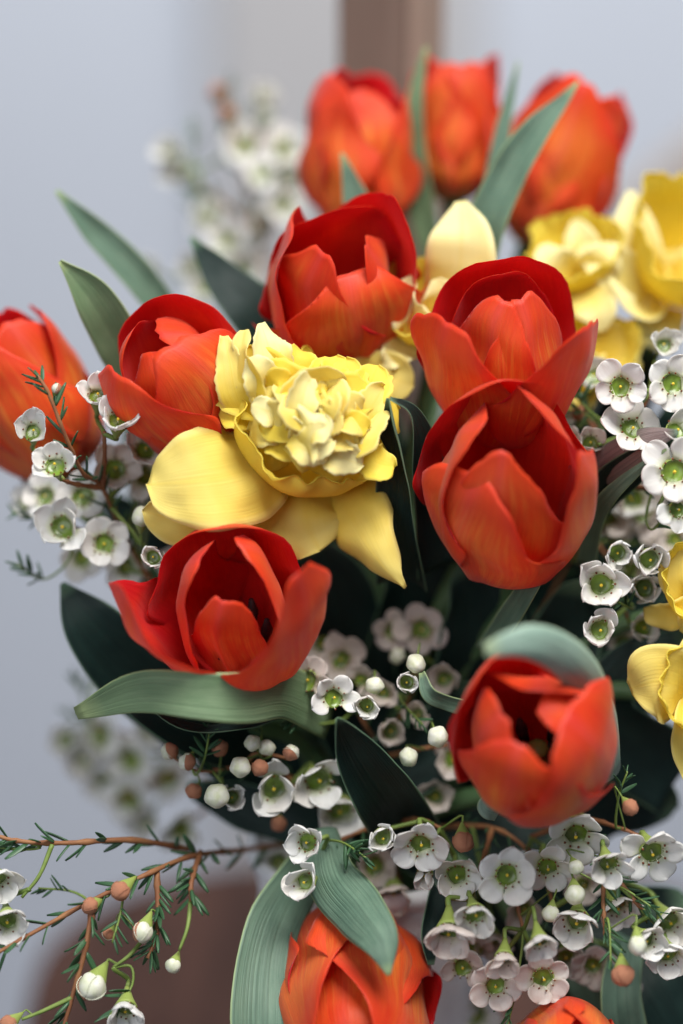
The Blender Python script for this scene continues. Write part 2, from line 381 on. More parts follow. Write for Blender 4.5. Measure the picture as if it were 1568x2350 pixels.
# ------------------------------------------------------------------ ribbons (leaves, tepals)
TOCAM = np.array(-FWD)
def ribbon_grid(pts, widths, face=0., fold=0., nu=26, nv=9, shape='leaf', curl=0., wav=0., wf=3., seed=0, base=.35, crk=0., cf=110., jag=0.):
    """pts: (px,py,depth) along the spine; widths: full widths in picture units at each pt (or one value)."""
    S = catmull([tuple(P(*p)) for p in pts], nu)
    T = np.gradient(S, axis=0); T /= np.linalg.norm(T, axis=1, keepdims=True)
    t = np.linspace(0, 1, nu)
    fa = np.radians(np.interp(t, np.linspace(0, 1, len(np.atleast_1d(face))), np.atleast_1d(face)))
    if np.isscalar(widths):
        if shape == 'leaf': w = np.clip(base+(1-base)*sm(t, 0, .45), 0, 1)*np.sqrt(np.clip(1-np.clip((t-.35)/.65, 0, 1)**1.7, 0, 1))
        elif shape == 'petal': w = np.clip(base+(1-base)*sm(t, 0, .5), 0, 1)*np.sqrt(np.clip(1-np.clip((t-.42)/.58, 0, 1)**2.4, 0, 1))
        else: w = np.ones(nu)
        w = w*widths
    else:
        w = np.maximum(catmull([(x, 0, 0) for x in widths], nu)[:, 0], 0)
    w = np.maximum(w, 1.)*PX/2
    v = np.linspace(-1, 1, nv); G = np.zeros((nu, nv, 3)); r = random.Random(seed); ph = r.uniform(0, 6)
    fo = np.interp(t, np.linspace(0, 1, len(np.atleast_1d(fold))), np.atleast_1d(fold))
    for i in range(nu):
        side = np.cross(T[i], TOCAM); side /= max(np.linalg.norm(side), 1e-6)
        nrm = np.cross(side, T[i]); lat = side*math.cos(fa[i])+nrm*math.sin(fa[i]); nn = np.cross(lat, T[i])
        # fold: curvature of the cross-section (positive = edges toward the viewer side)
        a = v*fo[i]; 
        if abs(fo[i]) > 1e-3: lx = np.sin(a)/fo[i]; lz = (1-np.cos(a))/fo[i]
        else: lx = v; lz = 0*v
        rip = wav*np.sin(wf*math.pi*2*t[i]+ph+np.sign(v)*1.3)*np.abs(v)**2*sm(np.array(t[i]), .05, .3)*PX
        rip = rip + curl*PX*np.abs(v)**4
        if jag: lx = lx*(1+jag*np.array([abs(q)**2*(noise.noise(Vector((t[i]*9, (1 if q > 0 else -1)*5, seed)))+.6*noise.noise(Vector((t[i]*24, (1 if q > 0 else -1)*5, seed)))) for q in v]))
        G[i] = S[i]+np.outer(lx*w[i], lat)+np.outer(lz*w[i]+rip, nn)
        if crk:
            for j in range(nv):
                q = Vector(G[i, j])*cf+Vector((seed*1.7, seed*.6, 0)); e = (.35+.65*abs(v[j]))*float(sm(np.array(t[i]), .05, .4))
                G[i, j] += (nn*noise.noise(q)+lat*.5*noise.noise(q+Vector((5, 1, 7)))+nn*.5*noise.noise(q*2.3))*crk*e
    return G
def ribbon(name, parent, Minv, pts, widths, mats, thick=.0007, **kw):
    G = ribbon_grid(pts, widths, **kw)
    A = np.array(Minv); G = G@A[:3, :3].T+A[:3, 3]
    me = grid_shell(name, G, thick, mats, flip=True)
    return link(name, me, parent)

# ------------------------------------------------------------------ tulips
def petal_grid(L, W, th, az, cup=.024, nu=30, nv=25, seed=0, rip=.0019, point=.0006, roll=0., crease=.0012, skew=0., r0=.003, u1=.34, wide=.52, tw=0., blunt=.33, tipw=.26):
    """A tepal: a curved blade whose end row is a rounded edge (no pinched tip)."""
    r = random.Random(seed)
    U = np.linspace(0, 1.05, 120); th0, th1, th2, th3 = th
    A = np.radians(th0+(th1-th0)*sm(U, 0, u1)+(th2-th1)*sm(U, u1, .78)+(th3-th2)*sm(U, .74, 1.))
    dU = np.diff(U, prepend=0)*L; RR = r0+np.cumsum(np.sin(A)*dU); ZZ = np.cumsum(np.cos(A)*dU)
    v = np.linspace(-1, 1, nv); G = np.zeros((nu, nv, 3))
    p1, p2, p3 = r.uniform(0, 6), r.uniform(0, 6), r.uniform(0, 6); asym = r.uniform(-.05, .05); sk = skew+r.uniform(-.02, .02)
    bl = blunt*r.uniform(.9, 1.15); pb = r.uniform(2.0, 2.6)
    for i in range(nu):
        t = i/(nu-1)
        for j in range(nv):
            q = v[j]
            end = 1-bl*abs(q)**pb+asym*q+.016*math.sin(5*q+p1)+.010*math.sin(11*q+p2)-.018*math.exp(-(q/.10)**2)+.012*noise.noise(Vector((q*9, seed*1.7, .5)))+.007*noise.noise(Vector((q*23, seed*.7, 2.5)))+point/L*2*math.exp(-(q/.3)**2)
            u = t*(1+(end-1)*float(sm(np.array(t), .25, 1.)))
            a = np.interp(u, U, A); rr = np.interp(u, U, RR); zz = np.interp(u, U, ZZ)
            f = (.34+.66*float(sm(np.array(u), 0, wide)))*(1-tipw*float(sm(np.array(t), .58, 1.08)))
            w = f*W/2
            Rc = cup*(.55+.45*float(sm(np.array(u), 0, .4)))*(1+.45*float(sm(np.array(u), .6, 1.)))
            al = max(-1.5, min(1.5, q*w/Rc)); k = u**1.5
            lat = Rc*math.sin(al)+sk*L*u*u; inn = Rc*(1-math.cos(al))
            inn += -crease*math.exp(-(q/.12)**2)*(1-u*u)
            inn += rip*k*(math.sin(3.1*q+p1+2*u)*.6+math.sin(6.5*q+p2)*.45*abs(q)+math.sin(11*u+p3+2*(1 if q > 0 else -1))*.5*q*q)
            inn += -roll*max(abs(q)-.55, 0)**2*4*k+tw*q*k
            N = (-math.cos(a), math.sin(a))
            p = Vector((rr+inn*N[0], lat, zz+inn*N[1])); n_ = p*75+Vector((seed*3.7, 1.3, seed)); e = .0019*float(sm(np.array(u), .1, .5))
            G[i, j] = (p.x+e*noise.noise(n_), p.y+e*noise.noise(n_+Vector((9, 3, 5))), p.z+.6*e*noise.noise(n_+Vector((2, 8, 1))))
    ca, sa = math.cos(az), math.sin(az); Rm = np.array([[ca, -sa, 0], [sa, ca, 0], [0, 0, 1]])
    return G@Rm.T

def axes(ax, roll=0):
    z = Vc(*ax).normalized(); x = (RGT-z*RGT.dot(z)).normalized(); y = z.cross(x)
    M = Matrix((x, y, z)).transposed().to_4x4()
    return M@Matrix.Rotation(math.radians(roll), 4, 'Z')

def stem_path(base, ax, bend=.05, n=16, to=None):
    to = to or vase_pt(); a = Vector(base); d = Vc(*ax).normalized()
    c1 = a-d*bend; c2 = to+Vector((0, 0, .05))+(a-to)*.12; end = to-Vector((0, 0, .04))
    p = [a, a-d*bend*.5, (c1*.6+c2*.4), to+Vector(((a.x-to.x)*.06, (a.y-to.y)*.06, .012)), end]
    return catmull([tuple(q) for q in p], n)

def tulip(label, base, ax, petals, L=.058, W=.044, roll=0, cup=.024, stamens=True, stem_r=.0032, seed=1, bend=.05, group='red orange tulips', close=0., wk=1.16):
    B = P(*base); M = Matrix.Translation(B)@axes(ax, roll); Mi = M.inverted()
    t = empty('tulip', M); tagit(t, label, 'tulip', group)
    for k, pd in enumerate(petals):
        d = dict(az=0, L=1., W=1., th=(78, 8, -12, -30)); d.update(pd)
        t0, t1, t2, t3 = d['th']; d['th'] = (t0, t1-.15*close, t2-.4*close, t3-1.6*close)
        kw = {q: d[q] for q in d if q not in ('az', 'L', 'W', 'th', 'cup')}
        G = petal_grid(L*d['L'], W*d['W']*wk, d['th'], math.radians(d['az']), cup=cup*d.get('cup', 1.), seed=seed*31+k, **kw)
        link('petal', grid_shell('petal', G, .0004, TUL, flip=True, taper=.8), t)
    sp = stem_path(B, ax, bend)
    A = np.array(Mi); sp = sp@A[:3, :3].T+A[:3, 3]
    link('stem', make_mesh('stem', *tube_data(sp, [stem_r*(1.15 if i < 1 else 1.) for i in range(len(sp))], 10), [M_STEM]), t)
    if stamens:
        pi = MB(); pi.add(tube_data([(0, 0, .002), (0, 0, L*.30)], [.0024, .002], 8)); pi.add(ico_data((0, 0, L*.31), .0032, 8, 5, .6))
        ps = link('pistil', pi.mesh('pistil', [M_GSTEM]), t)
        for k in range(6):
            a = k*math.pi/3; c, s = math.cos(a), math.sin(a); sb = MB()
            sb.add(tube_data([(.003*c, .003*s, .002), (.007*c, .007*s, L*.2)], [.0009, .0007], 5))
            sb.add(tube_data([(.007*c, .007*s, L*.19), (.0085*c, .0085*s, L*.27), (.009*c, .009*s, L*.36)], [.0012, .0019, .0007], 6))
            link('stamen', sb.mesh('stamen', [M_STAMIN]), t)
    return t, Mi
def tleaf(tl, pts, widths, mats, **kw):
    kw.setdefault('crk', .0016); kw.setdefault('cf', 45.); kw.setdefault('nv', 13); kw.setdefault('nu', 34); kw.setdefault('thick', .0005)
    return ribbon('leaf', tl[0], tl[1], pts, widths, mats, **kw)

def ring(az0, th_o, th_i, j=0, seed=0, Lo=1., Li=.96, Wi=.92, **kw):
    r = random.Random(seed); out = []
    for k in range(3):
        out.append(dict(az=az0+120*k+r.uniform(-8, 8), th=tuple(a+r.uniform(-j, j) for a in th_o), L=Lo*r.uniform(.96, 1.04), W=r.uniform(.95, 1.05), cup=1.05, **kw))
        out.append(dict(az=az0+60+120*k+r.uniform(-8, 8), th=tuple(a+r.uniform(-j, j) for a in th_i), L=Li*r.uniform(.95, 1.03), W=Wi*r.uniform(.95, 1.05), cup=.92, r0=.0015, **kw))
    return out

# T1 open tulip at the left of the middle
T1 = tulip('open red tulip with two petals flaring sideways, resting on a long pale leaf', (560, 1530, .018), (-.10, .68, .73), [
    dict(az=208, th=(80, 33, 16, 4), L=1.10, W=.98, cup=.9, point=.002),
    dict(az=-36, th=(80, 30, 9, -2), L=1.16, W=1.02, cup=1.0, point=.003),
    dict(az=92, th=(80, 16, -14, -46), L=1.08, W=1.2, cup=1.05),
    dict(az=258, th=(72, 10, -6, -14), L=.78, W=.5, cup=.7, r0=.001, crease=.003),
    dict(az=158, th=(76, 14, -14, -40), L=.98, W=.9, r0=.001, cup=.85),
    dict(az=22, th=(76, 14, -14, -40), L=1.0, W=.9, r0=.001, cup=.9)], L=.0555, W=.045, seed=1, close=4)
# T2 large tulip right of the middle, in front
T2 = tulip('largest red tulip, right of the double daffodil, deep cup opened toward viewer', (1165, 1280, .022), (-.06, .62, .78), [
    dict(az=226, th=(84, 20, -12, -34), L=.95, W=1.08, cup=1.05),
    dict(az=343, th=(84, 24, -2, -14), L=1.06, W=.70, cup=.85, roll=-.002, skew=-.03),
    dict(az=98, th=(82, 18, -10, -34), L=1.16, W=1.1, cup=1.1),
    dict(az=258, th=(78, 10, -10, -30), L=1.0, W=.72, cup=.8, r0=.0012),
    dict(az=160, th=(80, 16, -14, -40), L=1.10, W=.95, r0=.001, cup=.9),
    dict(az=34, th=(80, 16, -9, -26), L=1.14, W=.95, r0=.001, crease=.003, cup=.95)], L=.0625, W=.050, cup=.027, seed=2, close=6)
# T3 tulip behind T2
T3 = tulip('upright orange red tulip directly behind the largest tulip, inner petals tightly folded', (1145, 1000, .028), (.02, .80, .60), [
    dict(az=218, th=(78, 24, 10, 2), L=1.02, W=1.08, cup=1.0, crease=.002),
    dict(az=322, th=(80, 26, 12, 6), L=1.08, W=1.0, cup=.95, roll=.003),
    dict(az=92, th=(78, 12, -8, -40), L=1.2, W=1.12, cup=1.0),
    dict(az=238, th=(70, 8, -10, -34), L=1.0, W=.74, r0=.001, cup=.7),
    dict(az=300, th=(70, 8, -8, -30), L=1.02, W=.72, r0=.001, cup=.7, crease=.003),
    dict(az=110, th=(72, 9, -10, -34), L=1.08, W=.95, cup=.8, r0=.001)], L=.0545, W=.047, cup=.0255, seed=3, close=6)
# T4 centre top
T4 = tulip('rounded red tulip above the double daffodil with broad front petal', (785, 800, .048), (-.03, .66, .75), [
    dict(az=287, th=(84, 20, -10, -50), L=.94, W=1.25, cup=1.1, blunt=.42),
    dict(az=168, th=(84, 20, -8, -26), L=1.06, W=1.02, cup=1.1),
    dict(az=42, th=(84, 22, -2, -10), L=1.08, W=.95, cup=1.0),
    dict(az=232, th=(80, 14, -8, -24), L=.96, W=.85, r0=.001, cup=.9),
    dict(az=105, th=(80, 18, -8, -24), L=1.04, W=1.1, r0=.001),
    dict(az=345, th=(80, 14, -8, -24), L=.94, W=.78, r0=.001, cup=.9)], L=.053, W=.048, cup=.0265, seed=4, close=5)
# T5 left
T5 = tulip('orange red tulip leaning left behind the daffodil, front petal edge rolled', (505, 1010, .030), (-.38, .64, .66), [
    dict(az=225, th=(78, 22, 4, -22), L=1.04, W=1.08, cup=.95, roll=.002),
    dict(az=318, th=(78, 14, -8, -34), L=1.0, W=1.05, cup=1.05),
    dict(az=95, th=(78, 16, -4, -24), L=1.06, W=1.15, cup=1.1),
    dict(az=268, th=(72, 6, -12, -44), L=.88, W=.85, r0=.001, cup=.8),
    dict(az=160, th=(74, 12, -8, -30), L=1.04, W=1., r0=.001),
    dict(az=20, th=(74, 9, -10, -40), L=.98, W=.95, r0=.001)], L=.052, W=.042, cup=.022, seed=5, close=10)
# T6 far left
T6 = tulip('blurred red tulip leaning out past the white waxflowers', (160, 1075, .055), (-.42, .82, .36), ring(250, (80, 14, -4, -16), (76, 10, -8, -20), 4, 6), L=.058, W=.046, seed=6)
# T7 T8 T9 at the back
T7 = tulip('tall red tulip seen from the side in front of the wooden post', (830, 545, .095), (.02, .985, .14), [
    dict(az=262, th=(78, 7, -4, -22), L=.92, W=1.05, cup=1.1),
    dict(az=350, th=(78, 10, 2, -10), L=.95, W=.9, cup=1.0), dict(az=205, th=(78, 8, -4, -24), L=1.02, W=1., cup=1.),
    dict(az=100, th=(78, 8, -6, -26), L=1.06, W=1.1), dict(az=150, th=(74, 8, -8, -30), L=1.04, W=1., r0=.001), dict(az=45, th=(74, 8, -8, -24), L=.9, W=.9, r0=.001)], L=.056, W=.040, cup=.021, seed=7)
T8 = tulip('straight red tulip seen from the side behind two narrow leaves', (1040, 455, .105), (.05, .99, .10), ring(268, (72, 4, -1, -8), (70, 4, -2, -6), 3, 8, Lo=.98), L=.049, W=.036, cup=.018, seed=8)
T9 = tulip('red tulip leaning right above the pale daffodils, crossed by a leaf', (1215, 560, .10), (.36, .92, .12), ring(262, (76, 8, 0, -8), (74, 6, -2, 4), 4, 9), L=.058, W=.041, cup=.022, seed=9)
# T10 lower right, close to the lens
T10 = tulip('blurred orange tulip seen from above with a pale leaf hugging its back', (1245, 1785, .002), (-.14, .50, .86), [
    dict(az=250, th=(84, 22, -10, -45), L=.92, W=1.0, cup=1.0), dict(az=330, th=(84, 20, -12, -40), L=1.02, W=1.1, cup=1.05),
    dict(az=130, th=(82, 16, -6, -20), L=1.02, W=1.0, cup=1.05), dict(az=200, th=(80, 16, -10, -40), L=.92, W=.9, r0=.001),
    dict(az=80, th=(80, 14, -14, -40), L=.95, W=.95, r0=.001), dict(az=15, th=(80, 14, -16, -50), L=.88, W=.9, r0=.001)], L=.062, W=.049, cup=.0245, seed=10, close=9)
# T11 bottom, nodding
T11 = tulip('orange tulip nodding downward in front of the vase under a drooping leaf', (795, 2110, .035), (.04, -.60, .80), [
    dict(az=275, th=(72, 12, -8, -30), L=1.0, W=1.1), dict(az=165, th=(76, 14, -4, -20), L=1.05, W=1.05), dict(az=40, th=(76, 14, -4, -20), L=1.05, W=1.05),
    dict(az=220, th=(72, 10, -8, -30), L=1.0, W=.95, r0=.001), dict(az=100, th=(74, 12, -8, -20), L=1.0, W=1., r0=.001), dict(az=340, th=(72, 10, -8, -30), L=1.0, W=.95, r0=.001)], L=.064, W=.052, cup=.027, close=8, seed=11, bend=.04)
T12 = tulip('orange tulip nodding low under the big waxflower cluster', (1290, 2370, .018), (.0, -.30, .95), ring(270, (80, 12, -6, -20), (76, 10, -8, -24), 3, 12), L=.056, W=.042, cup=.022, seed=12, bend=.03)

# ------------------------------------------------------------------ tulip leaves
G2 = [M_LG, M_LD]
tleaf(T5, [(420, 760, .07), (330, 660, .06), (225, 540, .055), (130, 438, .05)], [60, 95, 78, 12], [M_LG, M_LG], face=(-25, -10), fold=.9)
tleaf(T5, [(330, 900, .04), (280, 790, .03), (215, 680, .02), (138, 598, .015)], [90, 120, 105, 12], [M_LL, M_LG], face=(15, 0), fold=(.3, 1.2))
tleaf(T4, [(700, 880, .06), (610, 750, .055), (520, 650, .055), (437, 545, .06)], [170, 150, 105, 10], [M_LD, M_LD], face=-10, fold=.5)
tleaf(T7, [(880, 760, .085), (850, 600, .06), (822, 480, .056), (785, 352, .056)], [90, 110, 80, 8], [M_LG, M_LG], face=0, fold=.7)
tleaf(T9, [(1090, 640, .055), (1130, 480, .05), (1220, 320, .048), (1325, 185, .05)], [120, 110, 85, 8], [M_LG, M_LG], face=(20, 5), fold=.8)
tleaf(T8, [(1120, 560, .07), (1150, 330, .07), (1188, 142, .075)], [70, 46, 6], [M_LG, M_LG], face=10, fold=.5)
tleaf(T8, [(1010, 640, .10), (958, 420, .088), (955, 230, .080), (978, 108, .08)], [60, 70, 46, 6], [M_LL, M_LG], face=10, fold=.5)
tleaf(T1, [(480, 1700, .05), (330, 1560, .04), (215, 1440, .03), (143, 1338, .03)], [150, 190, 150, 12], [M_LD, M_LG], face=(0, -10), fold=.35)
# long pale leaf under T1 that turns over on itself
tleaf(T1, [(760, 1640, .03), (660, 1590, .008), (560, 1600, -.012), (440, 1595, -.016), (310, 1592, -.008), (172, 1638, .004)], [120, 124, 116, 104, 88, 30], [M_LL, M_LG], face=(-30, -15, 5, 10, 0), fold=(-.3, .2, .3), nu=34)
tleaf(T1, [(860, 1560, .05), (700, 1600, .03), (560, 1660, .012), (460, 1680, .004), (370, 1640, .0), (290, 1555, .004)], [120, 110, 80, 60, 44, 14], [M_LD, M_LG], face=(-60, -62, -70, -72, -40), fold=.3, nu=34)
tleaf(T1, [(620, 1720, .05), (480, 1700, .03), (350, 1640, .02), (260, 1580, .02)], [130, 120, 80, 10], [M_LD, M_LD], face=-20, fold=.4)
# leaf right of T2, curling over
tleaf(T2, [(1330, 1130, .024), (1400, 1060, .012), (1480, 1012, .002), (1556, 990, -.006)], [60, 92, 74, 12], [M_LB, M_LB], face=(10, 15), fold=-.5, nu=28)
tleaf(T2, [(1320, 1230, .03), (1380, 1130, .02), (1460, 1062, .008), (1552, 1000, -.004)], [90, 100, 84, 8], [M_LD, M_LD], face=(-20, -15), fold=.4, nu=28)
tleaf(T2, [(1345, 1300, .03), (1372, 1180, .018), (1430, 1105, .006), (1530, 1030, -.004)], [50, 44, 34, 6], [M_LG, M_LG], face=(20, 25), fold=.5, nu=26)
# dark leaf left of T2
tleaf(T2, [(930, 1330, .03), (915, 1150, .012), (905, 1000, .0), (893, 915, -.006)], [150, 120, 70, 16], [M_LD, M_LG], face=(20, 40, 60), fold=1.0)
tleaf(T2, [(1010, 1300, .03), (985, 1110, .014), (950, 960, .0), (896, 915, -.006)], [150, 110, 50, 14], [M_LD, M_LB], face=(-20, -35, -55), fold=.6)
tleaf(T2, [(1120, 1500, .03), (1170, 1420, .02), (1215, 1345, .005), (1240, 1310, .0)], [70, 62, 50, 30], [M_LG, M_LG], face=20, fold=.6)
# folded loop in the middle
tleaf(T10, [(960, 1930, .05), (900, 1840, .02), (845, 1760, .006), (800, 1690, -.004), (772, 1648, -.014)], [170, 185, 165, 110, 16], [M_LD, M_LG], face=(10, 0), fold=(.9, 1.3), nu=34)
# mint leaf hugging T10
tleaf(T10, [(1400, 1790, .01), (1380, 1630, -.016), (1320, 1522, -.038), (1225, 1476, -.052), (1112, 1492, -.058)], [100, 100, 100, 84, 30], [M_LM, M_LM], face=(-20, -15, 0, 12), fold=(-.9, -.8, -.5), nu=30)
tleaf(T10, [(1150, 1860, .0), (1120, 1850, -.004), (1112, 1825, -.006)], [60, 46, 10], [M_LM, M_LM], face=30, fold=.6)
tleaf(T10, [(1090, 1630, .01), (1030, 1612, .004), (985, 1590, .0), (968, 1545, .002)], [44, 40, 36, 14], [M_LG, M_LD], face=15, fold=.6)
tleaf(T10, [(1560, 1780, .05), (1440, 1700, .045), (1400, 1600, .04), (1470, 1510, .035), (1600, 1470, .03)], [220, 210, 150, 110, 60], [M_LD, M_LG], face=(10, 20, 40), fold=.5, nu=30)
# leaves round T11
tleaf(T11, [(800, 1900, .05), (690, 2010, .03), (620, 2150, .012), (600, 2360, .0), (640, 2520, .0)], [110, 120, 140, 160, 60], [M_LG, M_LG], face=(15, 10), fold=.5, nu=30)
tleaf(T11, [(740, 1900, .02), (760, 2010, .006), (820, 2090, -.008), (870, 2160, -.018), (893, 2238, -.022)], [70, 130, 130, 90, 8], [M_LG, M_LG], face=(0, 5), fold=-.6, nu=28)
tleaf(T12, [(1010, 2040, .02), (985, 2140, .012), (990, 2215, .01)], [70, 56, 16], [M_LD, M_LD], face=20, fold=.7)
tleaf(T12, [(1440, 2150, .03), (1420, 2280, .02), (1440, 2400, .02), (1480, 2520, .02)], [90, 110, 110, 40], [M_LG, M_LG], face=20, fold=.5)
tleaf(T12, [(1420, 2120, .05), (1520, 2260, .04), (1590, 2420, .04)], [170, 210, 60], [M_LD, M_LD], face=0, fold=.3)
tleaf(T12, [(1300, 2140, .04), (1360, 2260, .035), (1420, 2380, .035)], [110, 130, 60], [M_LG, M_LD], face=-20, fold=.4)
# broad leaves added to close the middle, near-black to stand for its shade
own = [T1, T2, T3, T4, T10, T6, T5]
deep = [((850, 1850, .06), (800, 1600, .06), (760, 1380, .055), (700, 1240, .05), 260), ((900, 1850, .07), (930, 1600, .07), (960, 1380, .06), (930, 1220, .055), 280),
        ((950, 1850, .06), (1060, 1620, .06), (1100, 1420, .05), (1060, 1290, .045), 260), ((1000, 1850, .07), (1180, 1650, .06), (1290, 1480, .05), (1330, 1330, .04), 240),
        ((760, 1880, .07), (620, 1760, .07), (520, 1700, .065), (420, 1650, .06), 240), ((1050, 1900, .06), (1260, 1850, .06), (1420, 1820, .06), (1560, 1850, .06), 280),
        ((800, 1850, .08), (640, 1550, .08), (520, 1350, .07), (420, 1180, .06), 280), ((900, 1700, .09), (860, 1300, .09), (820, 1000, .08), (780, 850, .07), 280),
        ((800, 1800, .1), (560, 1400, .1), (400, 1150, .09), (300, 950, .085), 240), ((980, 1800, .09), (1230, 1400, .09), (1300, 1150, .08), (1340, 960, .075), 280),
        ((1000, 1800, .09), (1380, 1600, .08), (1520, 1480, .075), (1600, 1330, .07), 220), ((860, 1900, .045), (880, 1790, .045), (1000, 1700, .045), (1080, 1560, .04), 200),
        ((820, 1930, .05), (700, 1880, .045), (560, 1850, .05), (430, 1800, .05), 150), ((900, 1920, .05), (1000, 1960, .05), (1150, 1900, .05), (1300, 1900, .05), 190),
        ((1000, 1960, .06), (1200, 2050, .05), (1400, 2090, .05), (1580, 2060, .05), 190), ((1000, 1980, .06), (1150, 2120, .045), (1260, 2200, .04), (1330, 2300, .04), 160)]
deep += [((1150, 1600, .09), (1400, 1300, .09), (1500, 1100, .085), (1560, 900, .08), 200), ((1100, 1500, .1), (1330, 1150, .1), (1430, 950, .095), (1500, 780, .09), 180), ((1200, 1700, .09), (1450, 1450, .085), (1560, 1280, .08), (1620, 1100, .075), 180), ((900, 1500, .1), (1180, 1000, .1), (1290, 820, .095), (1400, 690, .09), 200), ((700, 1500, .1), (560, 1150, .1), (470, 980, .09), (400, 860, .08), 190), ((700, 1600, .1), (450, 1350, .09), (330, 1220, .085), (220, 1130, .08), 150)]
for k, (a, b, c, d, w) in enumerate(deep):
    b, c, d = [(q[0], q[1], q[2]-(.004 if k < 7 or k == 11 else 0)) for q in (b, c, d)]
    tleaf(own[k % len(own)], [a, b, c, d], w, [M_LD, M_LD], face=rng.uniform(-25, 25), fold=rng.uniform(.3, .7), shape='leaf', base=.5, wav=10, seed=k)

# ------------------------------------------------------------------ daffodils
def daff_root(label, base, ax, group='yellow daffodils'):
    B = P(*base); M = Matrix.Translation(B)@axes(ax); t = empty('daffodil', M); tagit(t, label, 'daffodil', group)
    Mi = M.inverted(); sp = stem_path(B, ax, .03); A = np.array(Mi); sp = sp@A[:3, :3].T+A[:3, 3]
    link('stem', make_mesh('stem', *tube_data(sp, [.0028]*len(sp), 9), [M_STEM]), t)
    return t, Mi
def rib(t, name, pts, w, mats, **kw):
    kw.setdefault('shape', 'petal'); kw.setdefault('thick', .0006)
    return ribbon(name, t[0], t[1], pts, w, mats, **kw)
def corona(t, R, H, mat, nfr=26, amp=.12, seed=3, belly=.75, z0=0.0, flare=1.):
    r = random.Random(seed); nu, nv = 22, 121; G = np.zeros((nu, nv, 3)); p = [r.uniform(0, 6.28) for _ in range(6)]
    for i in range(nu):
        u = i/(nu-1)
        rad = R*(.05+.95*math.sin(min(u*1.25, 1)*math.pi/2)**.8)*(1+.10*flare*max(0, u-.75)/.25)
        for j in range(nv):
            a = 2*math.pi*j/(nv-1); k = max(0, (u-.45)/.55)**1.6
            ca_, sa_ = math.cos(a), math.sin(a); n1 = noise.noise(Vector((ca_*2.2+p[0], sa_*2.2, u*.8))); n2 = noise.noise(Vector((ca_*4, sa_*4+p[1], u*1.2)))
            f = 1+k*amp*(1.6*n1+1.5*n2)+.03*math.sin(6*a)*u
            zz = z0+H*u*(1+.18*k*noise.noise(Vector((ca_*1.6+p[2], sa_*1.6, 0))))+k*R*.10*noise.noise(Vector((ca_*7, sa_*7, p[3])))
            G[i, j] = (rad*f*math.cos(a), rad*f*math.sin(a), zz)
        G[i, -1] = G[i, 0]
    link('corona', grid_shell('corona', G, .0007, [mat], closed_v=True), t[0])

# double daffodil in the middle
DD = daff_root('double yellow daffodil packed with cream ruffled petals at the bouquet centre', (655, 1060, .024), (.36, .50, .79))
corona(DD, .0212, .023, M_DC, 24, .17, 5)
for k, (pts, w, kw) in enumerate([
    ([(672, 1050, .022), (590, 1075, .006), (470, 1100, -.006), (336, 1112, -.004)], 262, dict(face=(-18, -8), fold=-.12, wav=9, base=.4)),
    ([(650, 1090, .026), (540, 1150, .016), (430, 1190, .010), (326, 1172, .008)], 130, dict(face=(15, 5), fold=.4, wav=5)),
    ([(690, 1080, .024), (695, 1150, .014), (705, 1210, .010), (735, 1265, .010)], 270, dict(face=(5, 12), fold=-.4, wav=8, base=.5)),
    ([(730, 1090, .026), (800, 1170, .012), (850, 1260, .006), (925, 1352, .004)], [90, 190, 180, 120, 14], dict(face=(-15, -25), fold=-.9, wav=9)),
    ([(560, 1010, .034), (530, 930, .024), (512, 840, .018), (508, 760, .020)], 125, dict(face=(20, 25), fold=.6, wav=6)),
    ([(780, 960, .034), (830, 900, .032), (890, 870, .03), (950, 885, .03)], 140, dict(face=(10, 0), fold=.4, wav=8)),
    ([(720, 900, .038), (718, 840, .038), (712, 790, .038), (690, 765, .04)], 80, dict(face=0, fold=.6, wav=4))]):
    rib(DD, 'tepal', pts, w, [M_DT, M_DT], crk=.0034, cf=70., seed=50+k, nv=15, nu=30, thick=.0004, **kw)
